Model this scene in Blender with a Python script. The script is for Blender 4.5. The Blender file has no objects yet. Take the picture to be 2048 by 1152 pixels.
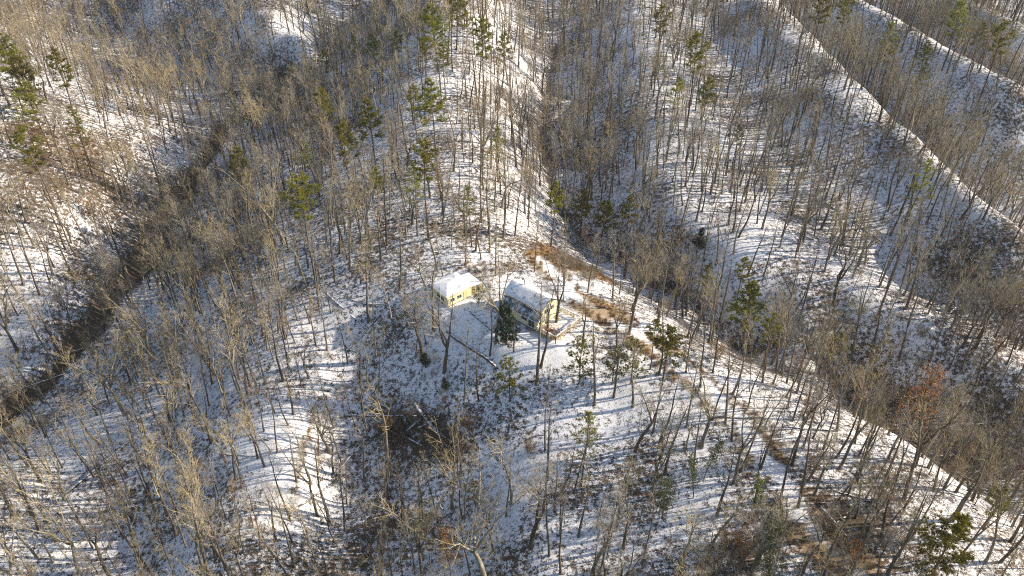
import bpy, math, random
import numpy as np
from mathutils import Vector, Matrix

random.seed(7)
RNG = np.random.default_rng(7)
SC = bpy.context.scene
COL = SC.collection
PI = math.pi

# ------------------------------------------------------------------ camera
CAM_H, FPX, PITCH = 103.0, 1600.0, math.radians(37.0)
cam_data = bpy.data.cameras.new("camera")
cam_data.sensor_width = 36.0
cam_data.lens = 36.0 * FPX / 2048.0
cam_data.clip_start = 1.0
cam_data.clip_end = 6000.0
cam = bpy.data.objects.new("camera", cam_data)
cam.location = (0, 0, CAM_H)
cam.rotation_euler = (PI / 2 - PITCH, 0, 0)
COL.objects.link(cam)
SC.camera = cam

# ------------------------------------------------------------------ sky and sun
SUN_EL = math.radians(25.0)
SUN_DIR = Vector((1.0, 0.12, 0)).normalized()          # horizontal direction towards the sun
world = bpy.data.worlds.new("World")
SC.world = world
world.use_nodes = True
wn = world.node_tree
sky = wn.nodes.new("ShaderNodeTexSky")
sky.sky_type = 'NISHITA'
sky.sun_disc = False
sky.sun_elevation = SUN_EL
sky.sun_rotation = math.atan2(SUN_DIR.x, SUN_DIR.y)
bg = wn.nodes["Background"]
bg.inputs["Strength"].default_value = 0.105
wn.links.new(sky.outputs[0], bg.inputs[0])
sun_data = bpy.data.lights.new("sun", 'SUN')
sun_data.energy = 4.8
sun_data.angle = math.radians(0.5)
sun_data.color = (1.0, 0.875, 0.70)
sun = bpy.data.objects.new("sun", sun_data)
sd = Vector((SUN_DIR.x * math.cos(SUN_EL), SUN_DIR.y * math.cos(SUN_EL), math.sin(SUN_EL)))
sun.rotation_euler = sd.to_track_quat('Z', 'Y').to_euler()
COL.objects.link(sun)
SC.view_settings.view_transform = 'Standard'
SC.view_settings.look = 'None'
SC.view_settings.exposure = 0.93
SC.view_settings.gamma = 1.0
SC.view_settings.use_curve_mapping = False
SC.cycles.filter_width = 1.1
SC.cycles.max_bounces = 5
SC.cycles.diffuse_bounces = 3
SC.cycles.use_denoising = False

# ------------------------------------------------------------------ materials
def new_mat(name, rough=0.9, spec=0.2):
    m = bpy.data.materials.new(name)
    m.use_nodes = True
    nt = m.node_tree
    b = nt.nodes["Principled BSDF"]
    b.inputs["Roughness"].default_value = rough
    b.inputs["Specular IOR Level"].default_value = spec
    return m, nt, b

def noise(nt, scale, detail=4.0, rough=0.6, vec=None, w=None):
    n = nt.nodes.new("ShaderNodeTexNoise")
    n.inputs["Scale"].default_value = scale
    n.inputs["Detail"].default_value = detail
    n.inputs["Roughness"].default_value = rough
    if vec is not None:
        nt.links.new(vec, n.inputs["Vector"])
    return n.outputs["Fac"]

def ramp(nt, fac, stops, interp='LINEAR'):
    r = nt.nodes.new("ShaderNodeValToRGB")
    r.color_ramp.interpolation = interp
    el = r.color_ramp.elements
    while len(el) < len(stops):
        el.new(0.5)
    for e, (p, c) in zip(el, stops):
        e.position = p
        e.color = (c, c, c, 1) if isinstance(c, (int, float)) else (*c, 1)
    nt.links.new(fac, r.inputs[0])
    return r.outputs[0]

def mixc(nt, fac, a, b):
    m = nt.nodes.new("ShaderNodeMix")
    m.data_type = 'RGBA'
    for sock, v in ((m.inputs[0], fac), (m.inputs[6], a), (m.inputs[7], b)):
        if hasattr(v, 'is_linked'):
            nt.links.new(v, sock)
        elif isinstance(v, (int, float)):
            sock.default_value = v
        else:
            sock.default_value = (*v, 1)
    return m.outputs[2]

def math_node(nt, op, a, b=None, clamp=False):
    m = nt.nodes.new("ShaderNodeMath")
    m.operation = op
    m.use_clamp = clamp
    for i, v in enumerate((a, b)):
        if v is None:
            continue
        if hasattr(v, 'is_linked'):
            nt.links.new(v, m.inputs[i])
        else:
            m.inputs[i].default_value = v
    return m.outputs[0]

def obj_coord(nt):
    return nt.nodes.new("ShaderNodeTexCoord").outputs["Object"]

def bump(nt, b, height, strength, dist):
    bp = nt.nodes.new("ShaderNodeBump")
    bp.inputs["Strength"].default_value = strength
    bp.inputs["Distance"].default_value = dist
    nt.links.new(height, bp.inputs["Height"])
    nt.links.new(bp.outputs[0], b.inputs["Normal"])

def up_mask(nt, lo, hi):
    g = nt.nodes.new("ShaderNodeNewGeometry")
    s = nt.nodes.new("ShaderNodeSeparateXYZ")
    nt.links.new(g.outputs["Normal"], s.inputs[0])
    return ramp(nt, s.outputs[2], [(lo, 0.0), (hi, 1.0)])

SNOW = (0.80, 0.80, 0.815)

def snow_ground():
    m, nt, b = new_mat("snowy_forest_floor", 0.85, 0.15)
    oc = obj_coord(nt)
    at = nt.nodes.new("ShaderNodeVertexColor")
    at.layer_name = "cover"
    sep = nt.nodes.new("ShaderNodeSeparateColor")
    nt.links.new(at.outputs[0], sep.inputs[0])
    # leaf litter that shows through the thin snow, in clumps of a hand to a metre
    n1 = noise(nt, 1.1, 8.0, 0.72, oc)
    n2 = noise(nt, 4.5, 4.0, 0.7, oc)
    big = noise(nt, 0.06, 4.0, 0.6, oc)
    s = math_node(nt, 'ADD', math_node(nt, 'MULTIPLY', n1, 0.62), math_node(nt, 'MULTIPLY', n2, 0.38))
    s = math_node(nt, 'ADD', s, math_node(nt, 'MULTIPLY', math_node(nt, 'SUBTRACT', big, 0.5), 0.22))
    s = math_node(nt, 'ADD', s, math_node(nt, 'MULTIPLY', sep.outputs[0], 0.16))
    s = math_node(nt, 'SUBTRACT', s, math_node(nt, 'MULTIPLY', sep.outputs[2], 0.12))
    lit = ramp(nt, s, [(0.470, 0.0), (0.542, 1.0)])
    leafc = ramp(nt, noise(nt, 2.3, 5.0, 0.7, oc), [(0.3, (0.035, 0.028, 0.020)), (0.5, (0.085, 0.062, 0.040)), (0.7, (0.17, 0.115, 0.07))])
    c = mixc(nt, lit, SNOW, leafc)
    # straw coloured grass and oak leaves along the track and behind the house
    gs = math_node(nt, 'ADD', math_node(nt, 'MULTIPLY', noise(nt, 0.9, 7.0, 0.75, oc), 0.55), math_node(nt, 'MULTIPLY', sep.outputs[1], 0.42))
    gm = ramp(nt, gs, [(0.46, 0.0), (0.64, 0.9)])
    grass = ramp(nt, noise(nt, 3.1, 5.0, 0.7, oc), [(0.3, (0.12, 0.075, 0.034)), (0.5, (0.25, 0.16, 0.072)), (0.72, (0.40, 0.29, 0.15))])
    c = mixc(nt, gm, c, grass)
    nt.links.new(c, b.inputs["Base Color"])
    hgt = math_node(nt, 'ADD', n1, math_node(nt, 'MULTIPLY', n2, 0.5))
    bump(nt, b, hgt, 0.7, 0.22)
    return m

def bark(name, dark, mid, light, scale=2.2, snow=0.0):
    m, nt, b = new_mat(name, 0.92, 0.12)
    oc = obj_coord(nt)
    mp = nt.nodes.new("ShaderNodeMapping")
    mp.inputs["Scale"].default_value = (1, 1, 0.25)
    nt.links.new(oc, mp.inputs[0])
    n = noise(nt, scale, 6.0, 0.7, mp.outputs[0])
    c = ramp(nt, n, [(0.32, dark), (0.5, mid), (0.70, light)])
    info = nt.nodes.new("ShaderNodeObjectInfo")
    hsv = nt.nodes.new("ShaderNodeHueSaturation")
    nt.links.new(c, hsv.inputs["Color"])
    nt.links.new(ramp(nt, info.outputs["Random"], [(0, 0.75), (1, 1.25)]), hsv.inputs["Value"])
    c = hsv.outputs[0]
    if snow:
        k = math_node(nt, 'MULTIPLY', up_mask(nt, 0.35, 0.75), ramp(nt, noise(nt, 1.3, 4.0, 0.6, oc), [(0.36, 0.0), (0.48, snow)]))
        c = mixc(nt, k, c, SNOW)
    nt.links.new(c, b.inputs["Base Color"])
    bump(nt, b, n, 0.5, 0.05)
    return m

def leaf_mat(name, stops, trans=0.45, rough=0.6):
    m, nt, b = new_mat(name, rough, 0.25)
    oc = obj_coord(nt)
    c = ramp(nt, noise(nt, 0.9, 5.0, 0.7, oc), stops)
    info = nt.nodes.new("ShaderNodeObjectInfo")
    hsv = nt.nodes.new("ShaderNodeHueSaturation")
    nt.links.new(c, hsv.inputs["Color"])
    nt.links.new(ramp(nt, info.outputs["Random"], [(0, 0.48), (1, 0.515)]), hsv.inputs["Hue"])
    nt.links.new(ramp(nt, info.outputs["Random"], [(0, 0.8), (1, 1.25)]), hsv.inputs["Value"])
    tr = nt.nodes.new("ShaderNodeBsdfTranslucent")
    mx = nt.nodes.new("ShaderNodeMixShader")
    mx.inputs[0].default_value = trans
    nt.links.new(hsv.outputs[0], b.inputs["Base Color"])
    nt.links.new(hsv.outputs[0], tr.inputs[0])
    nt.links.new(b.outputs[0], mx.inputs[1])
    nt.links.new(tr.outputs[0], mx.inputs[2])
    nt.links.new(mx.outputs[0], nt.nodes["Material Output"].inputs[0])
    return m

def plain(name, col, rough=0.8, var=0.15, scale=3.0, bmp=0.2, spec=0.3):
    m, nt, b = new_mat(name, rough, spec)
    oc = obj_coord(nt)
    n = noise(nt, scale, 6.0, 0.65, oc)
    lo = tuple(c * (1 - var) for c in col)
    hi = tuple(min(1, c * (1 + var)) for c in col)
    nt.links.new(ramp(nt, n, [(0.3, lo), (0.7, hi)]), b.inputs["Base Color"])
    if bmp:
        bump(nt, b, n, bmp, 0.03)
    return m

def roof_snow(name, under, cover):
    m, nt, b = new_mat(name, 0.8, 0.2)
    oc = obj_coord(nt)
    n = noise(nt, 0.9, 6.0, 0.65, oc)
    k = ramp(nt, n, [(cover - 0.06, 0.0), (cover + 0.04, 1.0)])
    c = mixc(nt, k, under, SNOW)
    nt.links.new(c, b.inputs["Base Color"])
    bump(nt, b, noise(nt, 3.0, 5.0, 0.6, oc), 0.35, 0.06)
    return m

M = dict(
    ground=snow_ground(),
    bark_grey=bark("grey_bark", (0.073, 0.062, 0.048), (0.147, 0.125, 0.096), (0.251, 0.220, 0.173)),
    bark_brown=bark("brown_bark", (0.052, 0.040, 0.030), (0.108, 0.085, 0.059), (0.181, 0.147, 0.104)),
    bark_pale=bark("pale_bark", (0.119, 0.106, 0.078), (0.230, 0.202, 0.152), (0.368, 0.331, 0.258)),
    twig=bark("twig_bark", (0.167, 0.145, 0.115), (0.270, 0.237, 0.193), (0.410, 0.366, 0.295), 0.8),
    twig_pale=bark("pale_twig_bark", (0.214, 0.171, 0.099), (0.362, 0.296, 0.172), (0.536, 0.441, 0.260), 0.8),
    twig_red=bark("reddish_twig_bark", (0.120, 0.074, 0.050), (0.216, 0.138, 0.090), (0.324, 0.216, 0.144), 0.8),
    log=bark("snowy_log_bark", (0.035, 0.028, 0.02), (0.075, 0.058, 0.042), (0.14, 0.11, 0.08), 2.0, 0.9),
    pine_bark=bark("pine_bark", (0.06, 0.042, 0.030), (0.12, 0.085, 0.06), (0.19, 0.14, 0.10)),
    needles=leaf_mat("pine_needles", [(0.3, (0.11, 0.115, 0.014)), (0.5, (0.20, 0.192, 0.020)), (0.7, (0.31, 0.285, 0.034))]),
    needles_y=leaf_mat("yellowish_pine_needles", [(0.3, (0.15, 0.155, 0.020)), (0.5, (0.26, 0.26, 0.036)), (0.7, (0.36, 0.35, 0.06))]),
    cedar=leaf_mat("cedar_needles", [(0.3, (0.016, 0.026, 0.010)), (0.5, (0.032, 0.048, 0.018)), (0.7, (0.055, 0.075, 0.026))], 0.12),
    holly=leaf_mat("holly_leaves", [(0.3, (0.045, 0.062, 0.012)), (0.5, (0.10, 0.125, 0.024)), (0.7, (0.17, 0.19, 0.04))], 0.3, 0.6),
    rust=leaf_mat("rust_brown_leaves", [(0.3, (0.19, 0.092, 0.028)), (0.5, (0.34, 0.175, 0.055)), (0.7, (0.48, 0.28, 0.10))], 0.3),
    straw=leaf_mat("straw_grass", [(0.3, (0.14, 0.075, 0.03)), (0.5, (0.25, 0.145, 0.055)), (0.7, (0.38, 0.26, 0.12))], 0.3),
    yellow=plain("yellow_siding", (0.68, 0.62, 0.38), 0.75, 0.10, 1.5, 0.1),
    yellow_d=plain("yellow_trim", (0.60, 0.53, 0.28), 0.7, 0.12, 2.0, 0.1),
    white=plain("white_paint", (0.74, 0.73, 0.69), 0.6, 0.08),
    dark=plain("dark_skirting", (0.045, 0.040, 0.036), 0.85, 0.3),
    metal=roof_snow("blue_grey_metal_roofing", (0.105, 0.125, 0.15), 0.54),
    roof=roof_snow("snow_covered_roofing", (0.20, 0.18, 0.16), 0.38),
    roof_h=roof_snow("thick_snow_on_roof", (0.20, 0.18, 0.16), 0.40),
    deck=plain("weathered_deck_wood", (0.33, 0.23, 0.13), 0.85, 0.35, 2.0),
    rail=plain("cream_rail_wood", (0.56, 0.47, 0.25), 0.8, 0.2, 2.5),
    snow=plain("snow", SNOW, 0.85, 0.03, 2.0, 0.3, 0.15),
    stone=plain("grey_stone", (0.22, 0.20, 0.18), 0.9, 0.35, 1.5),
    pole=plain("galvanised_steel", (0.46, 0.44, 0.41), 0.5, 0.1),
    timber=bark("snowy_timber", (0.05, 0.038, 0.026), (0.10, 0.075, 0.05), (0.17, 0.13, 0.09), 1.5, 0.95),
)
def glass_mat():
    m, nt, b = new_mat("dark_window_glass", 0.08, 0.5)
    b.inputs["Base Color"].default_value = (0.02, 0.024, 0.03, 1)
    return m
M['glass'] = glass_mat()

# ------------------------------------------------------------------ helpers
def tag(o, label=None, cat=None, group=None, kind=None):
    if label: o["label"] = label
    if cat: o["category"] = cat
    if group: o["group"] = group
    if kind: o["kind"] = kind
    return o

def link(name, me, parent=None):
    o = bpy.data.objects.new(name, me)
    COL.objects.link(o)
    if parent is not None:
        o.parent = parent
    return o

def empty(name, loc=(0, 0, 0), rz=0.0):
    o = bpy.data.objects.new(name, None)
    o.location = loc
    o.rotation_euler = (0, 0, rz)
    o.empty_display_size = 0.3
    COL.objects.link(o)
    return o

class MB:
    """collects tubes, boxes and leaves, builds ONE mesh"""
    def __init__(s):
        s.v, s.f = [], []
    def tube(s, pts, rad, n=3, cap=False):
        base = len(s.v)
        m = len(pts)
        up = Vector((0.3, 0.2, 1.0))
        for i in range(m):
            d = (pts[min(i + 1, m - 1)] - pts[max(i - 1, 0)])
            if d.length < 1e-9:
                d = Vector((0, 0, 1))
            d.normalize()
            a = d.cross(up if abs(d.dot(up.normalized())) < 0.95 else Vector((1, 0, 0)))
            a.normalize()
            b = d.cross(a)
            r = rad[i]
            p = pts[i]
            for k in range(n):
                t = 2 * PI * k / n
                c, q = math.cos(t) * r, math.sin(t) * r
                s.v.append((p.x + a.x * c + b.x * q, p.y + a.y * c + b.y * q, p.z + a.z * c + b.z * q))
        for i in range(m - 1):
            for k in range(n):
                k2 = (k + 1) % n
                s.f.append((base + i * n + k, base + i * n + k2, base + (i + 1) * n + k2, base + (i + 1) * n + k))
        if cap:
            s.f.append(tuple(base + k for k in range(n))[::-1])
            s.f.append(tuple(base + (m - 1) * n + k for k in range(n)))
    def box(s, x0, x1, y0, y1, z0, z1):
        b = len(s.v)
        s.v += [(x0, y0, z0), (x1, y0, z0), (x1, y1, z0), (x0, y1, z0), (x0, y0, z1), (x1, y0, z1), (x1, y1, z1), (x0, y1, z1)]
        s.f += [tuple(b + i for i in q) for q in ((3, 2, 1, 0), (4, 5, 6, 7), (0, 1, 5, 4), (1, 2, 6, 5), (2, 3, 7, 6), (3, 0, 4, 7))]
    def slab(s, quad, th):
        """a four-cornered plate with thickness along its own normal"""
        q = [Vector(p) for p in quad]
        nrm = (q[1] - q[0]).cross(q[3] - q[0]).normalized()
        b = len(s.v)
        s.v += [tuple(p) for p in q] + [tuple(p - nrm * th) for p in q]
        s.f += [tuple(b + i for i in k) for k in ((0, 1, 2, 3), (7, 6, 5, 4), (0, 4, 5, 1), (1, 5, 6, 2), (2, 6, 7, 3), (3, 7, 4, 0))]
    def prism(s, poly, vec):
        b = len(s.v); n = len(poly)
        s.v += [tuple(p) for p in poly] + [tuple(Vector(p) + Vector(vec)) for p in poly]
        s.f.append(tuple(range(b, b + n))[::-1])
        s.f.append(tuple(range(b + n, b + 2 * n)))
        for i in range(n):
            j = (i + 1) % n
            s.f.append((b + i, b + j, b + n + j, b + n + i))
    def blade(s, p, d, side, w):
        b = len(s.v)
        s.v += [tuple(p - side * w), tuple(p + side * w), tuple(p + d)]
        s.f.append((b, b + 1, b + 2))
    def leaf(s, p, d, side, w):
        b = len(s.v)
        s.v += [tuple(p), tuple(p + d * 0.5 + side * w), tuple(p + d), tuple(p + d * 0.5 - side * w)]
        s.f.append((b, b + 1, b + 2, b + 3))
    def mesh(s, name, mat, smooth=False):
        me = bpy.data.meshes.new(name)
        me.from_pydata(s.v, [], s.f)
        me.materials.append(mat)
        if smooth:
            me.shade_smooth()
        return me
    def build(s, name, mat, parent=None, smooth=False):
        return link(name, s.mesh(name, mat, smooth), parent)

# ------------------------------------------------------------------ from photo pixels to rays
CP, SP = math.cos(PITCH), math.sin(PITCH)
def ray(px, py):
    u = (px - 1024.0) / FPX
    v = (576.0 - py) / FPX
    return np.array([u, CP + v * SP, -SP + v * CP])
def plane_hit(px, py, z):
    d = ray(px, py)
    t = (z - CAM_H) / d[2]
    return d[0] * t, d[1] * t
def project(x, y, z):
    dz = z - CAM_H
    fw = y * CP - dz * SP
    up = y * SP + dz * CP
    return 1024 + FPX * x / fw, 576 - FPX * up / fw, fw

# ------------------------------------------------------------------ terrain: crests and valley floors read off the photograph
ZS = 1.2
CTRL = [
 # knoll with the two buildings and the ridge running away behind them
 (1040,610,0),(900,590,0),(960,545,.3),(1100,560,0),(1000,500,-.2),(820,560,-.8),(780,500,-1.5),(900,400,-1.2),(860,270,0),(850,160,3),(860,60,7),(860,-40,9),
 (1045,450,-3.5),(1035,350,-4),(1028,250,-3.5),(1050,120,-1),(960,250,-.8),(960,120,3),
 (1085,300,-13),(1085,180,-12),(1100,80,-9),(1120,0,-5),(1130,420,-14),(1200,490,-15),(1330,560,-14.5),(1500,695,-17.5),(1700,775,-21),(1900,850,-23),(2048,920,-25),
 (1150,600,-.3),(1250,650,-1),(1400,750,-2),(1550,850,-3),(1700,930,-4.2),(1850,1000,-5.5),(2048,1100,-7.5),
 (1210,560,-5),(1400,680,-7),(1600,775,-9),(1800,870,-12),
 (1600,1000,-3.5),(1700,1100,-4.2),(1450,900,-3.8),(1400,1050,-5),(1700,1180,-5),(1250,900,-4.6),(1200,1050,-6.2),(1350,1160,-6),(1020,1080,-8.2),(1100,800,-3.8),(1080,710,-1.0),(1000,770,-4.2),
 # gully below the house
 (980,720,-2.2),(900,690,-2.8),(850,790,-7.8),(780,840,-11),(800,950,-13),(750,1050,-15),(700,1160,-17.5),(900,950,-11),(930,1100,-12.5),(1050,950,-7),
 (720,660,-5.2),(700,740,-9),(665,850,-12.8),
 # spur
 (700,560,-3),(600,560,-5.6),(560,700,-7.4),(545,850,-9.4),(590,950,-10.6),(500,1000,-11.5),(560,1100,-13),(615,800,-9.6),(610,900,-10.4),(450,850,-11.5),
 (670,1000,-16),(640,1100,-17),
 # western valley
 (400,600,-13),(420,750,-12.5),(350,850,-16),(300,950,-17.5),(250,750,-20.5),(200,700,-23.5),(120,750,-25),(0,840,-27),(280,520,-22.5),(350,400,-21),(250,1100,-20),(110,1000,-19.5),(0,1000,-17),(0,1150,-18),(60,870,-21.5),(430,450,-16),(520,420,-11.5),(500,310,-13),(640,400,-6.5),
 (400,330,-20.5),(480,230,-19),(560,180,-17.5),(640,130,-15.5),(720,60,-11),
 (200,560,-18),(100,560,-13.5),(0,500,-10),(150,400,-9.5),(50,300,-3.5),(0,220,1),(250,300,-11),(200,210,-7),(100,150,-3),
 (300,120,-19),(200,60,-15),(450,110,-12),(600,70,-3),(550,30,0),(300,0,-4),(0,0,0),(500,-50,5),(700,-50,3),
 (700,250,-6),(640,330,-9),(740,170,-6),
 # eastern ridges
 (1280,0,2),(1290,100,-1),(1320,200,-2),(1370,330,-3),(1430,430,-4),(1550,520,-5.5),(1700,620,-8),(1900,700,-11),(2048,760,-13),(1190,250,-8.5),(1240,420,-8.5),(1350,450,-5),(1480,560,-7.5),(1600,650,-10),(1280,330,-4.5),(1240,200,-4),
 (1410,40,-3.8),(1470,170,-5),(1525,290,-6),(1600,390,-7),(1710,500,-9),(1850,600,-12.5),(2000,670,-15),
 (1560,0,1.5),(1630,75,1.5),(1700,150,1.5),(1775,225,1.3),(1850,300,1),(1950,390,0),(2048,470,-1),(1640,150,-1),(1770,300,-1.5),(1880,400,-3),
 
 (1700,0,1.5),(1850,90,1.5),(2048,175,1.5),(1900,0,-.5),(2048,58,-.5),
]
LINES = [
 [(1280,0,2),(1290,100,-1),(1320,200,-2),(1370,330,-3),(1430,430,-4),(1550,520,-5.5),(1700,620,-8),(1900,700,-11),(2048,760,-13)],
 [(1410,40,-3.8),(1470,170,-5),(1525,290,-6),(1600,390,-7),(1710,500,-9),(1850,600,-12.5),(2000,670,-15)],
 [(1560,0,2),(1630,75,2),(1700,150,2),(1775,225,1.8),(1850,300,1.5),(1950,390,.5),(2048,470,-.5)],
 [(1700,0,2),(1850,90,2),(2048,175,2)],
 [(1900,0,.5),(2048,58,.5)],
 [(1120,0,-5),(1100,80,-9),(1085,180,-12),(1085,300,-13),(1130,420,-14)],
]
for ln_ in LINES:
    for (a_, b_) in zip(ln_[:-1], ln_[1:]):
        n_ = max(1, int(math.hypot(a_[0] - b_[0], a_[1] - b_[1]) / 45))
        for i_ in range(1, n_):
            t_ = i_ / n_
            CTRL.append(tuple(p_ + (q_ - p_) * t_ for p_, q_ in zip(a_, b_)))
WP = []
for (px, py, z) in CTRL:
    x, y = plane_hit(px, py, z * ZS)
    WP.append((x, y, z * ZS))
# land that the photograph does not show goes on as the same rolling ridges
for (x, y, z) in ((-260,60,-22),(-160,30,-26),(0,30,-18),(110,30,-9),(230,60,-14),(300,180,-10),(330,330,-4),(250,500,4),(0,500,8),(-250,500,4),(-350,330,-2),(-330,160,-12),(0,-120,-12),(-300,-120,-18),(300,-120,-12)):
    WP.append((x, y, z))
for (x, y, z) in ((132,165,-16),(131,180,-16),(130,195,-16),(129,210,-16),(128,225,-16),(128,243,-15),(127,260,-15),(126,280,-15),(124,300,-15),(122,320,-14),(121,340,-14),(176,225,-13),(173,245,-13),(171,265,-13),(169,285,-13),(165,310,-13),(160,335,-12),(215,270,-12),(207,320,-12)):
    WP.append((x, y, z))
WP = np.array(WP)
KX = WP[:, :2] / 100.0
def tps_k(r2):
    return 0.5 * r2 * np.log(np.maximum(r2, 1e-12))
_n = len(KX)
_d2 = ((KX[:, None] - KX[None]) ** 2).sum(-1)
_A = np.zeros((_n + 3, _n + 3))
_A[:_n, :_n] = tps_k(_d2) + 0.0008 * np.eye(_n)
_A[:_n, _n] = 1; _A[:_n, _n + 1:] = KX
_A[_n, :_n] = 1; _A[_n + 1:, :_n] = KX.T
_w = np.linalg.solve(_A, np.concatenate([WP[:, 2], [0, 0, 0]]))

def vnoise(x, y, s, seed):
    x = x / s; y = y / s
    ix = np.floor(x).astype(np.int64); iy = np.floor(y).astype(np.int64)
    fx = x - ix; fy = y - iy
    fx = fx * fx * (3 - 2 * fx); fy = fy * fy * (3 - 2 * fy)
    def h(i, j):
        k = (i * 374761393 + j * 668265263 + seed * 1442695041) & 0x7fffffff
        k = ((k ^ (k >> 13)) * 1274126177) & 0x7fffffff
        k = k ^ (k >> 16)
        return (k & 0xffff) / 65535.0 * 2 - 1
    return (h(ix, iy) * (1 - fx) + h(ix + 1, iy) * fx) * (1 - fy) + (h(ix, iy + 1) * (1 - fx) + h(ix + 1, iy + 1) * fx) * fy

# wall feet of the two buildings on the level knoll
HA = Vector(plane_hit(1004, 626, 0.0))
_hn = Vector(plane_hit(1075, 664, 0.0))
HL = (_hn - HA).length
HANG = math.atan2(_hn.y - HA.y, _hn.x - HA.x)
def hloc(u, v):
    return (HA.x + u * math.cos(HANG) - v * math.sin(HANG), HA.y + u * math.sin(HANG) + v * math.cos(HANG))
CC = Vector(plane_hit(896, 615, 0.0))
_cr, _cl = Vector(plane_hit(946, 598, 0.0)) - CC, Vector(plane_hit(863, 597, 0.0)) - CC
CW, CD = _cr.length + 0.3, _cl.length + 0.6
_cd = (_cr.normalized() + Vector((_cl.y, -_cl.x)).normalized()).normalized()
CANG = math.atan2(_cd.y, _cd.x)
CMID = (CC.x + CW / 2 * _cd.x - CD / 2 * _cd.y, CC.y + CW / 2 * _cd.y + CD / 2 * _cd.x)
# level pads (centre, radius flat, radius blend)
PADS = [(hloc(5, 3), 8.0, 15.0), (CMID, 5.0, 10.0), (hloc(13, 3.5), 5.0, 9.0)]
def terrain(x, y):
    x = np.asarray(x, float); y = np.asarray(y, float)
    sh = x.shape
    q = np.stack([x.ravel(), y.ravel()], -1) / 100.0
    out = np.empty(len(q))
    for i in range(0, len(q), 20000):
        s = q[i:i + 20000]
        d2 = ((s[:, None] - KX[None]) ** 2).sum(-1)
        out[i:i + 20000] = tps_k(d2) @ _w[:_n] + _w[_n] + s @ _w[_n + 1:]
    h = out.reshape(sh)
    h = np.clip(h, -46, 24)
    far = np.clip((np.hypot(x, y - 250) - 420) / 200.0, 0, 1)
    far = far * far * (3 - 2 * far)
    roll = 14 * vnoise(x, y, 170, 3) + 6 * vnoise(x, y, 70, 4) + 4
    h = h * (1 - far) + roll * far
    rough = 0.55 * vnoise(x, y, 17, 11) + 0.35 * vnoise(x, y, 6, 12) + 0.14 * vnoise(x, y, 2.4, 13)
    k = np.ones(sh)
    for (c, r0, r1) in PADS:
        d = np.hypot(x - c[0], y - c[1])
        t = np.clip((d - r0) / (r1 - r0), 0, 1)
        k = np.minimum(k, t * t * (3 - 2 * t))
    return (h + rough) * k

def axis(lo, hi, core0, core1, step, grow):
    a = list(np.arange(core0, core1 + 1e-6, step))
    s = step; p = core1; right = []
    while p < hi:
        s *= grow; p += s; right.append(p)
    s = step; p = core0; left = []
    while p > lo:
        s *= grow; p -= s; left.append(p)
    return np.array(left[::-1] + a + right)
AX = axis(-1500, 1500, -250, 260, 1.3, 1.12)
AY = axis(-600, 2500, 40, 420, 1.3, 1.12)
GX, GY = np.meshgrid(AX, AY)
GZ = terrain(GX, GY)

def height(x, y):
    i = int(min(max(np.searchsorted(AX, x) - 1, 0), len(AX) - 2))
    j = int(min(max(np.searchsorted(AY, y) - 1, 0), len(AY) - 2))
    fx = (x - AX[i]) / (AX[i + 1] - AX[i]); fy = (y - AY[j]) / (AY[j + 1] - AY[j])
    return float((GZ[j, i] * (1 - fx) + GZ[j, i + 1] * fx) * (1 - fy) + (GZ[j + 1, i] * (1 - fx) + GZ[j + 1, i + 1] * fx) * fy)
def heights(x, y):
    i = np.clip(np.searchsorted(AX, x) - 1, 0, len(AX) - 2)
    j = np.clip(np.searchsorted(AY, y) - 1, 0, len(AY) - 2)
    fx = (x - AX[i]) / (AX[i + 1] - AX[i]); fy = (y - AY[j]) / (AY[j + 1] - AY[j])
    return (GZ[j, i] * (1 - fx) + GZ[j, i + 1] * fx) * (1 - fy) + (GZ[j + 1, i] * (1 - fx) + GZ[j + 1, i + 1] * fx) * fy

def ground_at(px, py, up=0.0):
    """first point along the pixel's ray that is `up` metres above the ground; returns the spot on the ground"""
    d = ray(px, py)
    t = np.arange(60.0, 620.0, 0.35)
    x = d[0] * t; y = d[1] * t; z = CAM_H + d[2] * t
    below = np.nonzero(z < heights(x, y) + up)[0]
    k = below[0] if len(below) else len(t) - 1
    return float(x[k]), float(y[k]), float(heights(x[k:k+1], y[k:k+1])[0])

# ground cover masks: red = more litter, green = straw grass, blue = clean snow
def seg_dist(x, y, pts):
    best = np.full(x.shape, 1e9)
    for (a, b) in zip(pts[:-1], pts[1:]):
        ax, ay = a; bx, by = b
        l2 = (bx - ax) ** 2 + (by - ay) ** 2
        t = np.clip(((x - ax) * (bx - ax) + (y - ay) * (by - ay)) / l2, 0, 1)
        best = np.minimum(best, np.hypot(x - ax - t * (bx - ax), y - ay - t * (by - ay)))
    return best
def gpath(*pp):
    return [ground_at(*p)[:2] for p in pp]
TRACK = gpath((1080,515),(1140,590),(1200,625),(1290,680),(1400,765),(1480,840),(1560,960),(1620,1060),(1720,1150))
BANK = gpath((630,780),(614,880),(592,990))
CREEK = gpath((0,835),(60,790),(125,735),(155,690),(200,640),(262,545),(330,430),(385,345),(470,240),(560,180))
RAVINE = gpath((1110,90),(1090,180),(1085,290),(1110,400),(1160,460),(1220,505),(1330,562),(1420,630),(1500,690),(1700,775),(1900,850))
GULLY = gpath((770,800),(775,850),(790,950),(755,1050),(700,1150))
for (pts_, dep, wid) in ((CREEK, 2.4, 2.2), (RAVINE, 1.8, 2.2), (GULLY, 1.2, 2.0)):
    dd_ = seg_dist(GX + 1.8 * vnoise(GX, GY, 9, 91), GY + 1.8 * vnoise(GX, GY, 9, 92), pts_)
    GZ -= dep * np.exp(-(dd_ / wid) ** 2)
cover_r = np.zeros_like(GX); cover_g = np.zeros_like(GX); cover_b = np.zeros_like(GX)
dt = seg_dist(GX, GY, TRACK)
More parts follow.
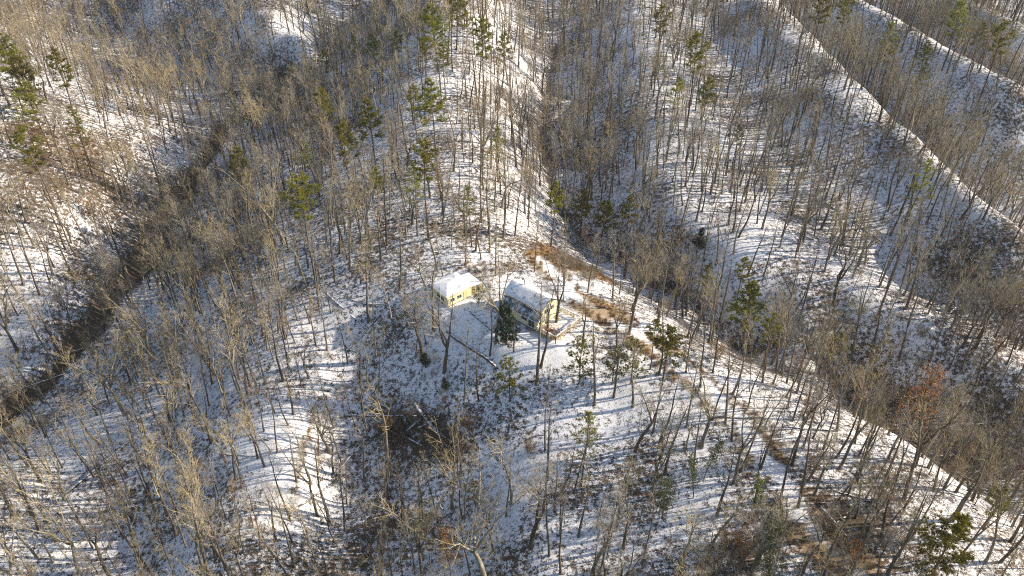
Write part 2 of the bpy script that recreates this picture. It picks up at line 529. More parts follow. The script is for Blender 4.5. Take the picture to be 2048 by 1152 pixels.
cover_g += 0.75 * np.exp(-((dt - 2.6) / 1.6) ** 2) * (0.45 + 0.55 * (vnoise(GX, GY, 9, 31) > -0.15))
cover_b += 0.9 * np.exp(-(dt / 1.5) ** 2)
def spot(px, py, rx, ry, arr, amt):
    x, y, _ = ground_at(px, py)
    arr += amt * np.exp(-(((GX - x) / rx) ** 2 + ((GY - y) / ry) ** 2))
for s in ((1145,525,9,7,1.0),(1190,548,6,5,.8),(1215,620,6,4,1.0),(1105,500,6,5,.7),(1010,540,6,4,.55),(930,530,6,4,.45),(1490,1095,4,4,.8),(1620,1090,4,4,.6),(1700,1120,4,3,.7),(1600,900,5,5,.5),(1440,700,5,4,.6),(1300,690,5,3,.6),(1150,670,4,3,.35),(70,430,12,7,.25),(10,370,12,9,.3),(150,330,14,12,.3),(200,280,14,12,.34),(40,250,16,15,.36),(110,380,12,9,.2)):
    spot(s[0], s[1], s[2], s[3], cover_g, s[4])
for s in ((950,655,5,6,.5),(900,630,5,5,.25),(1090,700,6,4,.9),(1040,690,5,4,.8),(1150,570,7,6,.8),(560,960,7,9,.7),(540,840,6,8,.5),(1180,800,10,8,.2)):
    spot(s[0], s[1], s[2], s[3], cover_b, s[4])
db = seg_dist(GX, GY, BANK)
cover_g += 0.8 * np.exp(-(db / 0.7) ** 2)
for (pts_, amt, wid) in ((CREEK, 1.3, 2.6), (RAVINE, .4, 2.5), (GULLY, .2, 2.5)):
    dd_ = seg_dist(GX + 1.8 * vnoise(GX, GY, 9, 91), GY + 1.8 * vnoise(GX, GY, 9, 92), pts_)
    cover_r += amt * np.exp(-(dd_ / wid) ** 2)
cover_r += 0.20 * vnoise(GX, GY, 8, 71) + 0.15 * vnoise(GX, GY, 26, 72)
for s in ((90,330,30,30,.45),(120,60,40,30,.3),(815,860,9,7,.34),(872,888,7,6,.3),(1700,1040,7,6,.4),(1900,900,16,12,.4)):
    spot(s[0], s[1], s[2], s[3], cover_r, s[4])

def build_ground():
    ny, nx = GX.shape
    me = bpy.data.meshes.new("ground")
    v = np.stack([GX, GY, GZ], -1).reshape(-1, 3)
    idx = np.arange(nx * ny).reshape(ny, nx)
    f = np.stack([idx[:-1, :-1], idx[:-1, 1:], idx[1:, 1:], idx[1:, :-1]], -1).reshape(-1, 4)
    me.vertices.add(len(v)); me.vertices.foreach_set("co", v.ravel())
    me.loops.add(f.size); me.loops.foreach_set("vertex_index", f.ravel().astype(np.int32))
    me.polygons.add(len(f))
    me.polygons.foreach_set("loop_start", (np.arange(len(f)) * 4).astype(np.int32))
    me.polygons.foreach_set("loop_total", np.full(len(f), 4, np.int32))
    me.update(calc_edges=True)
    ca = me.color_attributes.new("cover", 'FLOAT_COLOR', 'POINT')
    rgba = np.stack([np.clip(cover_r, -.6, 1.2), np.clip(cover_g, 0, 1), np.clip(cover_b, 0, 1), np.ones_like(GX)], -1).astype(np.float32)
    ca.data.foreach_set("color", rgba.ravel())
    me.materials.append(M['ground'])
    me.shade_smooth()
    return tag(link("ground", me), kind="structure")
build_ground()

# ------------------------------------------------------------------ the two buildings
def frame_box(mb, uv0, w, h, face_n, th):
    pass

def win(parent, face, u0, u1, z0, z1, at, mat_frame, mullions=1, name="window"):
    """window on a wall; face 'v-' looks to -v at v=at, 'u+' looks to +u at u=at"""
    fr, gl = MB(), MB()
    t = 0.07
    def put(mb, a0, a1, b0, b1, d0, d1):
        if face == 'v-': mb.box(a0, a1, at - d1, at - d0, b0, b1)
        elif face == 'v+': mb.box(a0, a1, at + d0, at + d1, b0, b1)
        elif face == 'u+': mb.box(at + d0, at + d1, a0, a1, b0, b1)
        else: mb.box(at - d1, at - d0, a0, a1, b0, b1)
    put(fr, u0 - t, u1 + t, z1, z1 + t, 0.003, 0.06)
    put(fr, u0 - t, u1 + t, z0 - t, z0, 0.003, 0.08)
    put(fr, u0 - t, u0, z0, z1, 0.003, 0.06)
    put(fr, u1, u1 + t, z0, z1, 0.003, 0.06)
    for i in range(1, mullions + 1):
        c = u0 + (u1 - u0) * i / (mullions + 1)
        put(fr, c - 0.03, c + 0.03, z0, z1, 0.02, 0.05)
    w = gl.mesh(name, M['glass'])
    g = MB()
    put(g, u0, u1, z0, z1, 0.004, 0.015)
    o = g.build(name, M['glass'], parent)
    fr.build("frame", mat_frame, o)
    return o

def siding(parent, a0, a1, z0, z1, at, face, mat, step=0.24):
    """horizontal lap boards, each its own piece; equal boards share one mesh"""
    n = max(1, int(round((z1 - z0) / step)))
    hgt = (z1 - z0) / n
    mb = MB()
    if face == 'v-': q = [(a0, at, 0), (a0, at - 0.02, hgt), (a0, at - 0.045, 0)]; q = [(a0, at, 0), (a0, at - 0.045, 0.0), (a0, at - 0.015, hgt - 0.004), (a0, at, hgt - 0.004)]; vec = (a1 - a0, 0, 0)
    elif face == 'v+': q = [(a0, at, 0), (a0, at + 0.045, 0.0), (a0, at + 0.015, hgt - 0.004), (a0, at, hgt - 0.004)]; vec = (a1 - a0, 0, 0)
    elif face == 'u+': q = [(at, a0, 0), (at + 0.045, a0, 0.0), (at + 0.015, a0, hgt - 0.004), (at, a0, hgt - 0.004)]; vec = (0, a1 - a0, 0)
    else: q = [(at, a0, 0), (at - 0.045, a0, 0.0), (at - 0.015, a0, hgt - 0.004), (at, a0, hgt - 0.004)]; vec = (0, a1 - a0, 0)
    mb.prism(q, vec)
    me = mb.mesh("board", mat)
    for i in range(n):
        o = link("board", me, parent)
        o.location = (0, 0, z0 + i * hgt)

def make_house():
    root = empty("house", (HA.x, HA.y, 0.0), HANG); root.scale = (1, .95, .9)           # local x = u (far to near), local y = v (away from the lower eave)
    tag(root, "two-storey yellow house with snowy gable roof over a lower metal lean-to roof", "house")
    L = HL
    mb = MB(); mb.box(0.05, L - 0.05, 0.05, 6.25, -1.2, 0.35); mb.build("foundation", M['dark'], root)
    mb = MB(); mb.box(-0.03, L + 0.03, -0.06, 0.06, 0.35, 0.55); mb.build("sill_band", M['white'], root)
    # lower storey and upper storey
    mb = MB()
    mb.prism([(0, 0.062, 0.352), (0, 1.3, 0.352), (0, 1.3, 4.15), (0, 0.062, 3.05)], (L, 0, 0))
    wl = mb.build("lean_to_wall", M['yellow'], root)
    mb = MB()
    mb.prism([(0, 1.303, 0.352), (0, 6.3, 0.352), (0, 6.3, 5.45), (0, 3.8, 6.84), (0, 1.303, 5.45)], (L, 0, 0))
    wu = mb.build("wall", M['yellow'], root)
    siding(wl, 0.05, L - 0.05, 0.56, 3.0, 0.06, 'v-', M['yellow'])
    siding(wu, 0.05, L - 0.05, 4.35, 5.4, 1.30, 'v-', M['yellow'])
    siding(wu, 1.35, 6.25, 0.40, 5.4, L, 'u+', M['yellow'])
    # roofs with a blanket of snow
    p = math.tan(math.radians(29))
    def gable_z(v): return 7.0 - abs(v - 3.8) * p
    e0, e1, u0, u1 = 0.85, 6.75, -0.35, L + 0.35
    mb = MB()
    mb.slab([(u0, e0, gable_z(e0)), (u1, e0, gable_z(e0)), (u1, 3.8, 7.0), (u0, 3.8, 7.0)], 0.12)
    r1 = mb.build("roof", M['dark'], root)
    mb = MB()
    mb.slab([(u0, 3.802, 7.0), (u1, 3.802, 7.0), (u1, e1, gable_z(e1)), (u0, e1, gable_z(e1))], 0.12)
    mb.build("roof", M['dark'], root)
    def snow_sheet(name, quad, th, mat, parent, nu=26, nv=8, seed=1):
        q = [Vector(x) for x in quad]
        nrm = (q[1] - q[0]).cross(q[3] - q[0]).normalized()
        v, f = [], []
        for j in range(nv + 1):
            for i in range(nu + 1):
                s, t = i / nu, j / nv
                pnt = (q[0] * (1 - s) + q[1] * s) * (1 - t) + (q[3] * (1 - s) + q[2] * s) * t
                ed = min(s, 1 - s, t, 1 - t)
                hh = 0.012 + th * min(1, ed * 9) * (0.8 + 0.3 * float(vnoise(np.array(i * 1.0 + seed * 31), np.array(j * 1.0), 3.0, seed)))
                v.append(tuple(pnt + nrm * hh))
        n = nu + 1
        for j in range(nv):
            for i in range(nu):
                f.append((j * n + i, j * n + i + 1, (j + 1) * n + i + 1, (j + 1) * n + i))
        me = bpy.data.meshes.new(name); me.from_pydata(v, [], f); me.materials.append(mat); me.shade_smooth()
        return link(name, me, parent)
    snow_sheet("roof_snow", [(u0, e0, gable_z(e0)), (u1, e0, gable_z(e0)), (u1, 3.8, 7.0), (u0, 3.8, 7.0)], 0.14, M['roof_h'], r1)
    snow_sheet("roof_snow", [(u0, 3.8, 7.0), (u1, 3.8, 7.0), (u1, e1, gable_z(e1)), (u0, e1, gable_z(e1))], 0.14, M['roof_h'], r1, seed=2)
    mb = MB(); mb.box(u0 - 0.02, u1 + 0.02, e0 - 0.06, e0 - 0.003, gable_z(e0) - 0.2, gable_z(e0) + 0.02); mb.build("fascia", M['white'], root)
    # lean-to: ribbed metal sheets, half covered in snow
    lz0, lz1, lv0, lv1 = 3.02, 4.28, -0.45, 1.29
    mb = MB(); mb.slab([(-0.25, lv0, lz0), (L + 0.25, lv0, lz0), (L + 0.25, lv1, lz1), (-0.25, lv1, lz1)], 0.08)
    lr = mb.build("lean_to_roof", M['metal'], root)
    mb = MB()
    mb.prism([(-0.02, lv0, lz0 + 0.003), (-0.02, lv1, lz1 + 0.003), (-0.02, lv1, lz1 + 0.07), (-0.02, lv0, lz0 + 0.07)], (0.04, 0, 0))
    rib = mb.mesh("rib", M['metal'])
    for i in range(21):
        o = link("rib", rib, lr); o.location = (-0.15 + i * (L + 0.3) / 20, 0, 0)
    mb = MB(); mb.box(-0.27, L + 0.27, lv0 - 0.05, lv0 - 0.003, lz0 - 0.16, lz0 + 0.03); mb.build("fascia", M['white'], root)
    # openings
    win(root, 'v-', 1.0, 2.2, 1.5, 2.6, 0.015, M['white'])
    win(root, 'v-', 5.2, 6.6, 1.5, 2.6, 0.015, M['white'])
    win(root, 'v-', 0.8, 2.8, 4.5, 5.1, 1.26, M['yellow_d'], 2)
    win(root, 'v-', 3.4, 5.4, 4.5, 5.1, 1.26, M['yellow_d'], 2)
    win(root, 'v-', 6.2, 8.8, 4.5, 5.15, 1.26, M['yellow_d'], 3)
    win(root, 'u+', 2.2, 3.4, 3.6, 4.7, L + 0.045, M['white'])
    win(root, 'u+', 4.2, 5.2, 3.6, 4.7, L + 0.045, M['white'])
    d = win(root, 'v-', 7.0, 8.5, 0.58, 2.6, 0.015, M['white'], 1, "glass_door")
    mb = MB(); mb.box(7.70, 7.73, -0.12, -0.06, 1.4, 1.75); mb.build("handle", M['dark'], d)
    mb = MB(); mb.box(6.8, 8.7, -0.9, -0.06, 0.1, 0.3); mb.build("step", M['stone'], root)
    # chimney pipe
    mb = MB(); mb.tube([Vector((2.6, 4.3, 6.3)), Vector((2.6, 4.3, 7.7))], [0.13, 0.13], 10, True); st = mb.build("stove_pipe", M['pole'], root)
    mb = MB(); mb.tube([Vector((2.6, 4.3, 7.72)), Vector((2.6, 4.3, 7.8)), Vector((2.6, 4.3, 7.9))], [0.24, 0.22, 0.03], 10, True); mb.build("cap", M['pole'], st)
    return root
HOUSE = make_house()

def make_deck():
    root = empty("deck", (HA.x, HA.y, 0.0), HANG)
    tag(root, "snowy wooden deck with cream railing and rust coloured leaves beside the yellow house", "deck")
    u0, u1, v0, v1, z = HL + 0.15, HL + 4.9, -0.5, 7.6, 0.75
    n = 33
    w = (u1 - u0) / n
    mb = MB(); mb.box(0.006, w - 0.006, v0, v1, z - 0.04, z)
    me = mb.mesh("plank", M['deck'])
    for i in range(n):
        o = link("plank", me, root); o.location = (u0 + i * w, 0, 0.0015 * (i % 3))
    # railings: posts, bottom and top rail, balusters
    pm = MB(); pm.box(-0.06, 0.06, -0.06, 0.06, -1.0, z + 1.12); post = pm.mesh("post", M['rail'])
    bm = MB(); bm.box(-0.035, 0.035, -0.018, 0.018, z + 0.06, z + 0.94); bal = bm.mesh("baluster", M['rail'])
    sc = MB(); sc.prism([(-0.13, -0.13, z + 1.122), (0.13, -0.13, z + 1.122), (0.13, 0.13, z + 1.122), (-0.13, 0.13, z + 1.122)], (0, 0, 0.12)); cap = sc.mesh("snow_cap", M['snow'])
    def run(a, b):
        a = Vector(a); b = Vector(b); ln = (b - a).length; d = (b - a) / ln
        k = max(2, int(round(ln / 1.6)))
        for i in range(k + 1):
            p = a + d * ln * i / k
            o = link("post", post, root); o.location = (p.x, p.y, 0)
            c = link("snow_cap", cap, o)
        nb = int(ln / 0.3)
        for i in range(nb):
            p = a + d * (i + 0.5) * ln / nb
            o = link("baluster", bal, root); o.location = (p.x, p.y, 0); o.rotation_euler = (0, 0, math.atan2(d.y, d.x))
        sd_ = Vector((-d.y, d.x))
        for (zz, hh, ww, nm, mt) in ((z + 0.94, 0.09, 0.07, "top_rail", 'rail'), (z + 1.032, 0.10, 0.085, "rail_snow", 'snow')):
            mb = MB()
            q = [a - sd_ * ww, b - sd_ * ww, b + sd_ * ww, a + sd_ * ww]
            mb.prism([(p.x, p.y, zz) for p in q], (0, 0, hh))
            mb.build(nm, M[mt], root)
    run((u0 + 0.1, v0), (u1, v0)); run((u1, v0), (u1, v1)); run((u1, v1), (u0 + 0.1, v1))
    # snow lying along the planks, leaf drift in the corner
    v, f = [], []
    nu, nv = 18, 30
    for j in range(nv + 1):
        for i in range(nu + 1):
            u = u0 + 0.1 + (u1 - u0 - 0.2) * i / nu; vv = v0 + 0.1 + (v1 - v0 - 0.2) * j / nv
            hh = 0.05 + 0.10 * float(vnoise(np.array(u * 1.0), np.array(vv * 1.0), 1.3, 77)) - 0.05 * (vv < 3.5)
            v.append((u, vv, z + hh))
    n_ = nu + 1
    for j in range(nv):
        for i in range(nu):
            f.append((j * n_ + i, j * n_ + i + 1, (j + 1) * n_ + i + 1, (j + 1) * n_ + i))
    me = bpy.data.meshes.new("snow_blanket"); me.from_pydata(v, [], f); me.materials.append(M['snow']); me.shade_smooth()
    link("snow_blanket", me, root)
    mb = MB()
    for i in range(1500):
        p = Vector((random.uniform(u0 + .2, u1 - .2), v0 + .2 + abs(random.gauss(0, 1.6)), z + random.uniform(0.03, 0.2)))
        if p.y > v1 - .2: continue
        a = random.uniform(0, 2 * PI)
        d = Vector((math.cos(a), math.sin(a), random.uniform(-.1, .6))) * 0.17
        mb.leaf(p, d, Vector((-math.sin(a), math.cos(a), random.uniform(-.4, .4))), 0.06)
    o = mb.build("leaf_drift", M['rust'], root); o["kind"] = "stuff"
    return root
make_deck()

def make_cabin():
    root = empty("cabin", (CC.x, CC.y, 0.0), CANG)          # local x along the sunlit wall, local y along the shaded wall
    tag(root, "small yellow single-storey cabin with low snow-covered hip roof and open porch", "cabin")
    W, D, Hh = CW, CD, 2.8
    mb = MB(); mb.box(0.04, W - 0.04, 0.04, D - 0.04, -1.0, 0.2); mb.build("foundation", M['dark'], root)
    mb = MB(); mb.box(0, W, 0, D, 0.202, Hh); wl = mb.build("wall", M['yellow'], root)
    siding(wl, 0.06, W - 0.06, 0.22, Hh - 0.02, 0.0, 'v-', M['yellow'])
    siding(wl, 0.06, D - 0.06, 0.22, Hh - 0.02, 0.0, 'u-', M['yellow'])
    for (x, y) in ((0, 0), (W, 0), (0, D)):
        mb = MB(); mb.box(x - 0.06, x + 0.06, y - 0.06, y + 0.06, 0.2, Hh + 0.02); mb.build("corner_board", M['yellow_d'], root)
    ov = 0.45; ez = Hh + 0.02; rz = Hh + 0.8
    x0, x1, y0, y1 = -ov, W + ov, -ov, D + ov
    r0, r1 = Vector((2.2, D / 2, rz)), Vector((W - 2.2, D / 2, rz))
    v = [(x0, y0, ez), (x1, y0, ez), (x1, y1, ez), (x0, y1, ez), tuple(r0), tuple(r1)]
    v2 = [(p[0], p[1], p[2] + 0.10) for p in v]
    me = bpy.data.meshes.new("roof")
    fs = [(0, 1, 5, 4), (1, 2, 5), (2, 3, 4, 5), (3, 0, 4)]
    me.from_pydata(v + v2, [], [tuple(reversed(f)) for f in fs] + [tuple(i + 6 for i in f) for f in fs] + [(0, 6, 7, 1)[::-1], (1, 7, 8, 2)[::-1], (2, 8, 9, 3)[::-1], (3, 9, 6, 0)[::-1]])
    me.materials.append(M['dark'])
    rf = link("roof", me, root)
    # snow on the hips: a bulging sheet
    sv, sf = [], []
    N = 26
    def roofz(x, y):
        fx = min((x - x0) / (2.2 - x0), (x1 - x) / (x1 - (W - 2.2)), 1)
        fy = min((y - y0) / (D / 2 - y0), (y1 - y) / (y1 - D / 2), 1)
        return ez + (rz - ez) * min(fx, fy)
    for j in range(N + 1):
        for i in range(N + 1):
            x = x0 + (x1 - x0) * i / N; y = y0 + (y1 - y0) * j / N
            ed = min(i, N - i, j, N - j) / N
            sv.append((x, y, roofz(x, y) + 0.115 + 0.11 * min(1, ed * 10) + 0.03 * float(vnoise(np.array(x), np.array(y), 1.4, 5))))
    for j in range(N):
        for i in range(N):
            k = j * (N + 1) + i
            sf.append((k, k + 1, k + N + 2, k + N + 1))
    me = bpy.data.meshes.new("roof_snow"); me.from_pydata(sv, [], sf); me.materials.append(M['roof']); me.shade_smooth()
    link("roof_snow", me, rf)
    mb = MB()
    mb.box(x0, x1, y0 - 0.04, y0 - 0.003, ez - 0.12, ez + 0.12); mb.box(x0 - 0.04, x0 - 0.003, y0, y1, ez - 0.12, ez + 0.12)
    mb.build("fascia", M['yellow_d'], rf)
    # openings
    win(root, 'u-', 1.2, 3.6, 0.95, 1.75, -0.045, M['white'], 3)
    win(root, 'v-', 0.8, 1.7, 1.05, 1.85, -0.045, M['white'])
    win(root, 'v-', 2.6, 3.5, 1.05, 1.85, -0.045, M['white'])
    mb = MB(); mb.box(4.1, 5.0, -0.09, -0.046, 0.22, 2.05); d = mb.build("door", M['yellow_d'], root)
    mb = MB(); mb.box(4.85, 4.92, -0.14, -0.092, 1.1, 1.2); mb.build("handle", M['pole'], d)
    # porch on the eastern end
    mb = MB(); mb.slab([(W + 0.47, 0.2, 2.1), (W + 2.9, 0.2, 1.95), (W + 2.9, D - 0.6, 1.95), (W + 0.47, D - 0.6, 2.1)], 0.08); pr = mb.build("porch_roof", M['dark'], root)
    mb = MB(); mb.slab([(W + 0.47, 0.15, 2.23), (W + 2.95, 0.15, 2.08), (W + 2.95, D - 0.55, 2.08), (W + 0.47, D - 0.55, 2.23)], 0.125); mb.build("roof_snow", M['snow'], pr)
    for (x, y) in ((W + 2.75, 0.35), (W + 2.75, 2.6), (W + 2.75, D - 0.8), (W + 1.3, 0.35)):
        mb = MB(); mb.box(x - 0.07, x + 0.07, y - 0.07, y + 0.07, -0.5, 1.9); mb.build("post", M['rail'], root)
    mb = MB(); mb.box(W + 0.02, W + 2.9, 0.2, D - 0.6, -0.3, 0.18); mb.build("porch_floor", M['deck'], root)
    return root
make_cabin()

# ------------------------------------------------------------------ plants: recipes
def rnd_dir(d, spread):
    v = Vector((random.gauss(0, 1), random.gauss(0, 1), random.gauss(0, 1)))
    v = (v - d * v.dot(d))
    if v.length < 1e-6: v = Vector((1, 0, 0))
    v.normalize()
    return (d * math.cos(spread) + v * math.sin(spread)).normalized()

def path(start, d, length, n, wob, lift):
    pts = [start.copy()]
    d = d.copy()
    for i in range(n):
        d = (d + Vector((random.gauss(0, wob), random.gauss(0, wob), random.gauss(0, wob) + lift))).normalized()
        pts.append(pts[-1] + d * (length / n))
    return pts

def at(pts, t):
    s = t * (len(pts) - 1)
    i = min(int(s), len(pts) - 2)
    f = s - i
    return pts[i].lerp(pts[i + 1], f), (pts[i + 1] - pts[i]).normalized()

def twigs(mb, pts, r, n, ln, depth, spread=0.75):
    """side shoots along a branch, then shoots on those"""
    for i in range(n):
        t = random.uniform(0.25, 1.0)
        p, d = at(pts, t)
        nd = rnd_dir(d, random.uniform(0.45, spread + 0.25))
        nd = (nd + Vector((0, 0, 0.25))).normalized()
        l = ln * random.uniform(0.6, 1.25) * (1.15 - 0.5 * t)
        q = path(p, nd, l, 3 if depth else 2, 0.16, 0.07)
        rr = max(r * 0.55, 0.008)
        mb.tube(q, [rr, rr * .8, rr * .6, max(rr * .4, .006)][:len(q)], 3)
        if depth:
            twigs(mb, q, rr, 4, l * 0.55, depth - 1, spread)

def hardwood(Ht, r0, first, nlimb, limb, spread, wob=0.03, fork=0, sub=5, tw=4, lean=0.0):
    """returns trunk and crown shapes of a leafless tree"""
    tr, cr = MB(), MB()
    r0 = r0 * 1.28
    base = Vector((0, 0, -0.6))
    d0 = Vector((lean * math.cos(1.0), lean * math.sin(1.0), 1)).normalized()
    stems = []
    if fork:
        fh = Ht * first
        tp = path(base, d0, fh + 0.6, 7, wob, 0.03)
        rr = [r0 * 1.35] + [r0 * (1 - 0.35 * i / 7) for i in range(1, 8)]
        tr.tube(tp, rr, 7)
        for k in range(fork):
            a = 2 * PI * (k + random.uniform(-.2, .2)) / fork
            sp = random.uniform(0.22, 0.48) * spread
            d = Vector((math.cos(a) * math.sin(sp), math.sin(a) * math.sin(sp), math.cos(sp)))
            q = path(tp[-1] - Vector((0, 0, 0.1)), d, (Ht - fh) * random.uniform(0.8, 1.08), 8, wob * 2.2, 0.05)
            rk = r0 * 0.65 * random.uniform(0.65, 0.9)
            rq = [rk * (1 - 0.88 * i / 8) + 0.012 for i in range(9)]
            tr.tube(q, rq, 6)
            stems.append((q, rq, 0.12))
    else:
        tp = path(base, d0, Ht + 0.6, 11, wob, 0.035)
        rr = [r0 * 1.4] + [r0 * (1 - 0.93 * (i / 11) ** 1.15) + 0.01 for i in range(1, 12)]
        tr.tube(tp, rr, 7)
        stems.append((tp, rr, first))
    tot = len(stems)
    for (q, rq, f0) in stems:
        L = sum((q[i + 1] - q[i]).length for i in range(len(q) - 1))
        n = max(5, nlimb // tot + 1)
        for i in range(n):
            t = f0 + (0.985 - f0) * ((i + random.uniform(0, 0.8)) / n) ** 0.9
            p, d = at(q, min(t, 0.99))
            k = int(min(t, 0.99) * (len(q) - 1))
            rl = max(rq[k] * random.uniform(0.32, 0.55), 0.018)
            ll = limb * L * (1.12 - t) * random.uniform(0.65, 1.25) + 0.7
            nd = rnd_dir(d, random.uniform(0.55, 1.0) * spread)
            b = path(p, nd, ll, 5, 0.12, 0.10)
            cr.tube(b, [rl * (1 - 0.8 * j / 5) + 0.006 for j in range(6)], 4)
            for s in range(sub):
                tt = random.uniform(0.22, 0.98)
                p2, d2 = at(b, tt)
                nd2 = rnd_dir(d2, random.uniform(0.5, 0.95))
                l2 = ll * random.uniform(0.3, 0.6) * (1.2 - 0.5 * tt) + 0.35
                b2 = path(p2, nd2, l2, 4, 0.14, 0.08)
                r2 = max(rl * 0.45, 0.011)
                cr.tube(b2, [r2, r2 * .85, r2 * .7, r2 * .55, 0.008], 3)
                twigs(cr, b2, r2 * 0.75, tw, l2 * 0.5 + 0.2, 1)
    return tr, cr

def tuft(mb, p, d, n, ln, w):
    for i in range(n):
        dd = rnd_dir(d, random.uniform(0.25, 1.15)) * ln * random.uniform(0.7, 1.2)
        s = dd.cross(Vector((random.gauss(0, 1), random.gauss(0, 1), random.gauss(0, 1))))
        if s.length < 1e-5: continue
        mb.blade(p, dd, s.normalized(), w)

def pine(Ht, r0, first, nlimb, reach, dens, flat=0.0, ln=0.42):
    tr, cr, br = MB(), MB(), MB()
    tp = path(Vector((0, 0, -0.6)), Vector((0, 0, 1)), Ht + 0.6, 11, 0.02, 0.05)
    rr = [r0 * 1.3] + [r0 * (1 - 0.9 * (i / 11) ** 1.2) + 0.01 for i in range(1, 12)]
    tr.tube(tp, rr, 7)
    for i in range(nlimb):
        t = first + (0.99 - first) * (i + random.random()) / nlimb
        p, d = at(tp, min(t, .99))
        a = i * 2.4 + random.uniform(-.5, .5)
        s = (t - first) / (1 - first)
        prof = (0.55 + 0.9 * s) * (1 - s) * 1.6 + 0.18 if not flat else (1 - 0.75 * abs(s - 0.45) * 1.6)
        ll = reach * max(prof, 0.15) * random.uniform(0.65, 1.2)
        el = random.uniform(-0.12, 0.35) + 0.55 * s
        nd = Vector((math.cos(a) * math.cos(el), math.sin(a) * math.cos(el), math.sin(el)))
        b = path(p, nd, ll, 5, 0.10, 0.06)
        rl = 0.022 + 0.012 * ll
        tr.tube(b, [rl * (1 - 0.75 * j / 5) for j in range(6)], 4)
        m = int(dens * 0.95 * (ll + 0.6))
        for k in range(m):
            tt = 1 - 0.72 * random.random() ** 1.5
            p2, d2 = at(b, min(tt, .999))
            off = Vector((random.gauss(0, 1), random.gauss(0, 1), random.gauss(0, .55))) * (0.10 + 0.17 * ll * (0.4 + 0.6 * tt) * 0.55)
            q = p2 + off
            tuft(cr, q, (d2 + Vector((0, 0, 0.7))).normalized(), 24, ln, 0.030)
            if random.random() < 0.5:
                br.tube([p2, q], [0.014, 0.008], 3)
    b0 = len(tr.v)
    tr.v += br.v; tr.f += [tuple(i + b0 for i in f) for f in br.f]
    return tr, cr

def cedar(Ht, r0, wid, n, ln=0.3):
    tr, cr = MB(), MB()
    tp = path(Vector((0, 0, -0.5)), Vector((0, 0, 1)), Ht + 0.5, 9, 0.015, 0.05)
    tr.tube(tp, [r0 * (1 - 0.92 * i / 9) + .008 for i in range(10)], 6)
    for i in range(n):
        t = 0.08 + 0.91 * (i + random.random()) / n
        p, d = at(tp, min(t, .99))
        a = i * 2.4
        ll = wid * (1 - t) ** 0.75 * random.uniform(0.55, 1.2) + 0.15
        el = random.uniform(0.1, 0.6)
        b = path(p, Vector((math.cos(a) * math.cos(el), math.sin(a) * math.cos(el), math.sin(el))), ll, 4, 0.12, 0.06)
        tr.tube(b, [0.02, 0.016, .012, .01, .007], 3)
        for k in range(int(9 * ll + 5)):
            tt = 1 - 0.8 * random.random() ** 1.3
            p2, d2 = at(b, min(tt, .999))
            q = p2 + Vector((random.gauss(0, 1), random.gauss(0, 1), random.gauss(0, 1))) * 0.16
            tuft(cr, q, (d2 + Vector((0, 0, .5))).normalized(), 9, ln, 0.03)
    return tr, cr

def leafy(Ht, r0, first, nlimb, reach, per, lw, multi=1, size=0.2, rnd=False):
    """small broad-leaved tree or bush that still carries its leaves"""
    tr, cr = MB(), MB()
    for m in range(multi):
        a0 = 2 * PI * m / max(multi, 1)
        ln0 = 0.0 if multi == 1 else random.uniform(0.12, 0.4)
        tp = path(Vector((math.cos(a0) * .12, math.sin(a0) * .12, -0.4)), Vector((math.cos(a0) * ln0, math.sin(a0) * ln0, 1)).normalized(), (Ht + 0.4) * random.uniform(.75, 1.05), 8, 0.05, 0.05)
        tr.tube(tp, [r0 * (1 - 0.9 * i / 8) + .008 for i in range(9)], 5)
        for i in range(nlimb):
            t = first + (0.99 - first) * (i + random.random()) / nlimb
            p, d = at(tp, min(t, .99))
            a = i * 2.4 + random.uniform(-.4, .4)
            s = (t - first) / (1 - first)
            ll = reach * (math.sqrt(max(0.05, 1 - (2 * s - 1) ** 2)) if rnd else (1.1 - 0.8 * s)) * random.uniform(.6, 1.15)
            el = random.uniform(0.15, 0.7)
            b = path(p, Vector((math.cos(a) * math.cos(el), math.sin(a) * math.cos(el), math.sin(el))), ll, 4, 0.14, 0.05)
            tr.tube(b, [0.024, 0.018, .014, .01, .007], 3)
            for k in range(per):
                tt = 1 - 0.85 * random.random() ** 1.2
                p2, d2 = at(b, min(tt, .999))
                q = p2 + Vector((random.gauss(0, 1), random.gauss(0, 1), random.gauss(0, 1))) * (0.10 + 0.16 * ll)
                dd = rnd_dir(d2, random.uniform(0.3, 1.3)) * size * random.uniform(.7, 1.3)
                sd_ = dd.cross(Vector((random.gauss(0, 1), random.gauss(0, 1), random.gauss(0, 1))))
                if sd_.length < 1e-5: continue
                cr.leaf(q, dd, sd_.normalized(), size * lw)
                if k % 3 == 0:
                    tr.tube([p2, q], [0.010, 0.006], 3)
    return tr, cr

def brush(Ht, stems, tw):
    mb = MB()
    for i in range(stems):
        a = random.uniform(0, 2 * PI); sp = abs(random.gauss(0, 0.38))
        d = Vector((math.cos(a) * math.sin(sp), math.sin(a) * math.sin(sp), math.cos(sp)))
        b = path(Vector((random.gauss(0, .22), random.gauss(0, .22), -0.15)), d, Ht * random.uniform(.5, 1.1), 4, 0.12, 0.02)
        mb.tube(b, [.017, .014, .011, .009, .007], 3)
        twigs(mb, b, 0.013, tw, Ht * 0.33, 1)
    return mb

PROTO = {}
def proto(key, pair, tm, cm, form):
    tr, cr = pair
    zt = max(v[2] for v in tr.v + cr.v)
    PROTO[key] = dict(trunk=tr.mesh("trunk", M[tm], True), crown=cr.mesh("crown", M[cm]), h=zt, form=form,
                      w=2 * float(np.percentile(np.hypot([v[0] for v in cr.v], [v[1] for v in cr.v]), 92)),
                      zc=float(np.mean([v[2] for v in cr.v])))

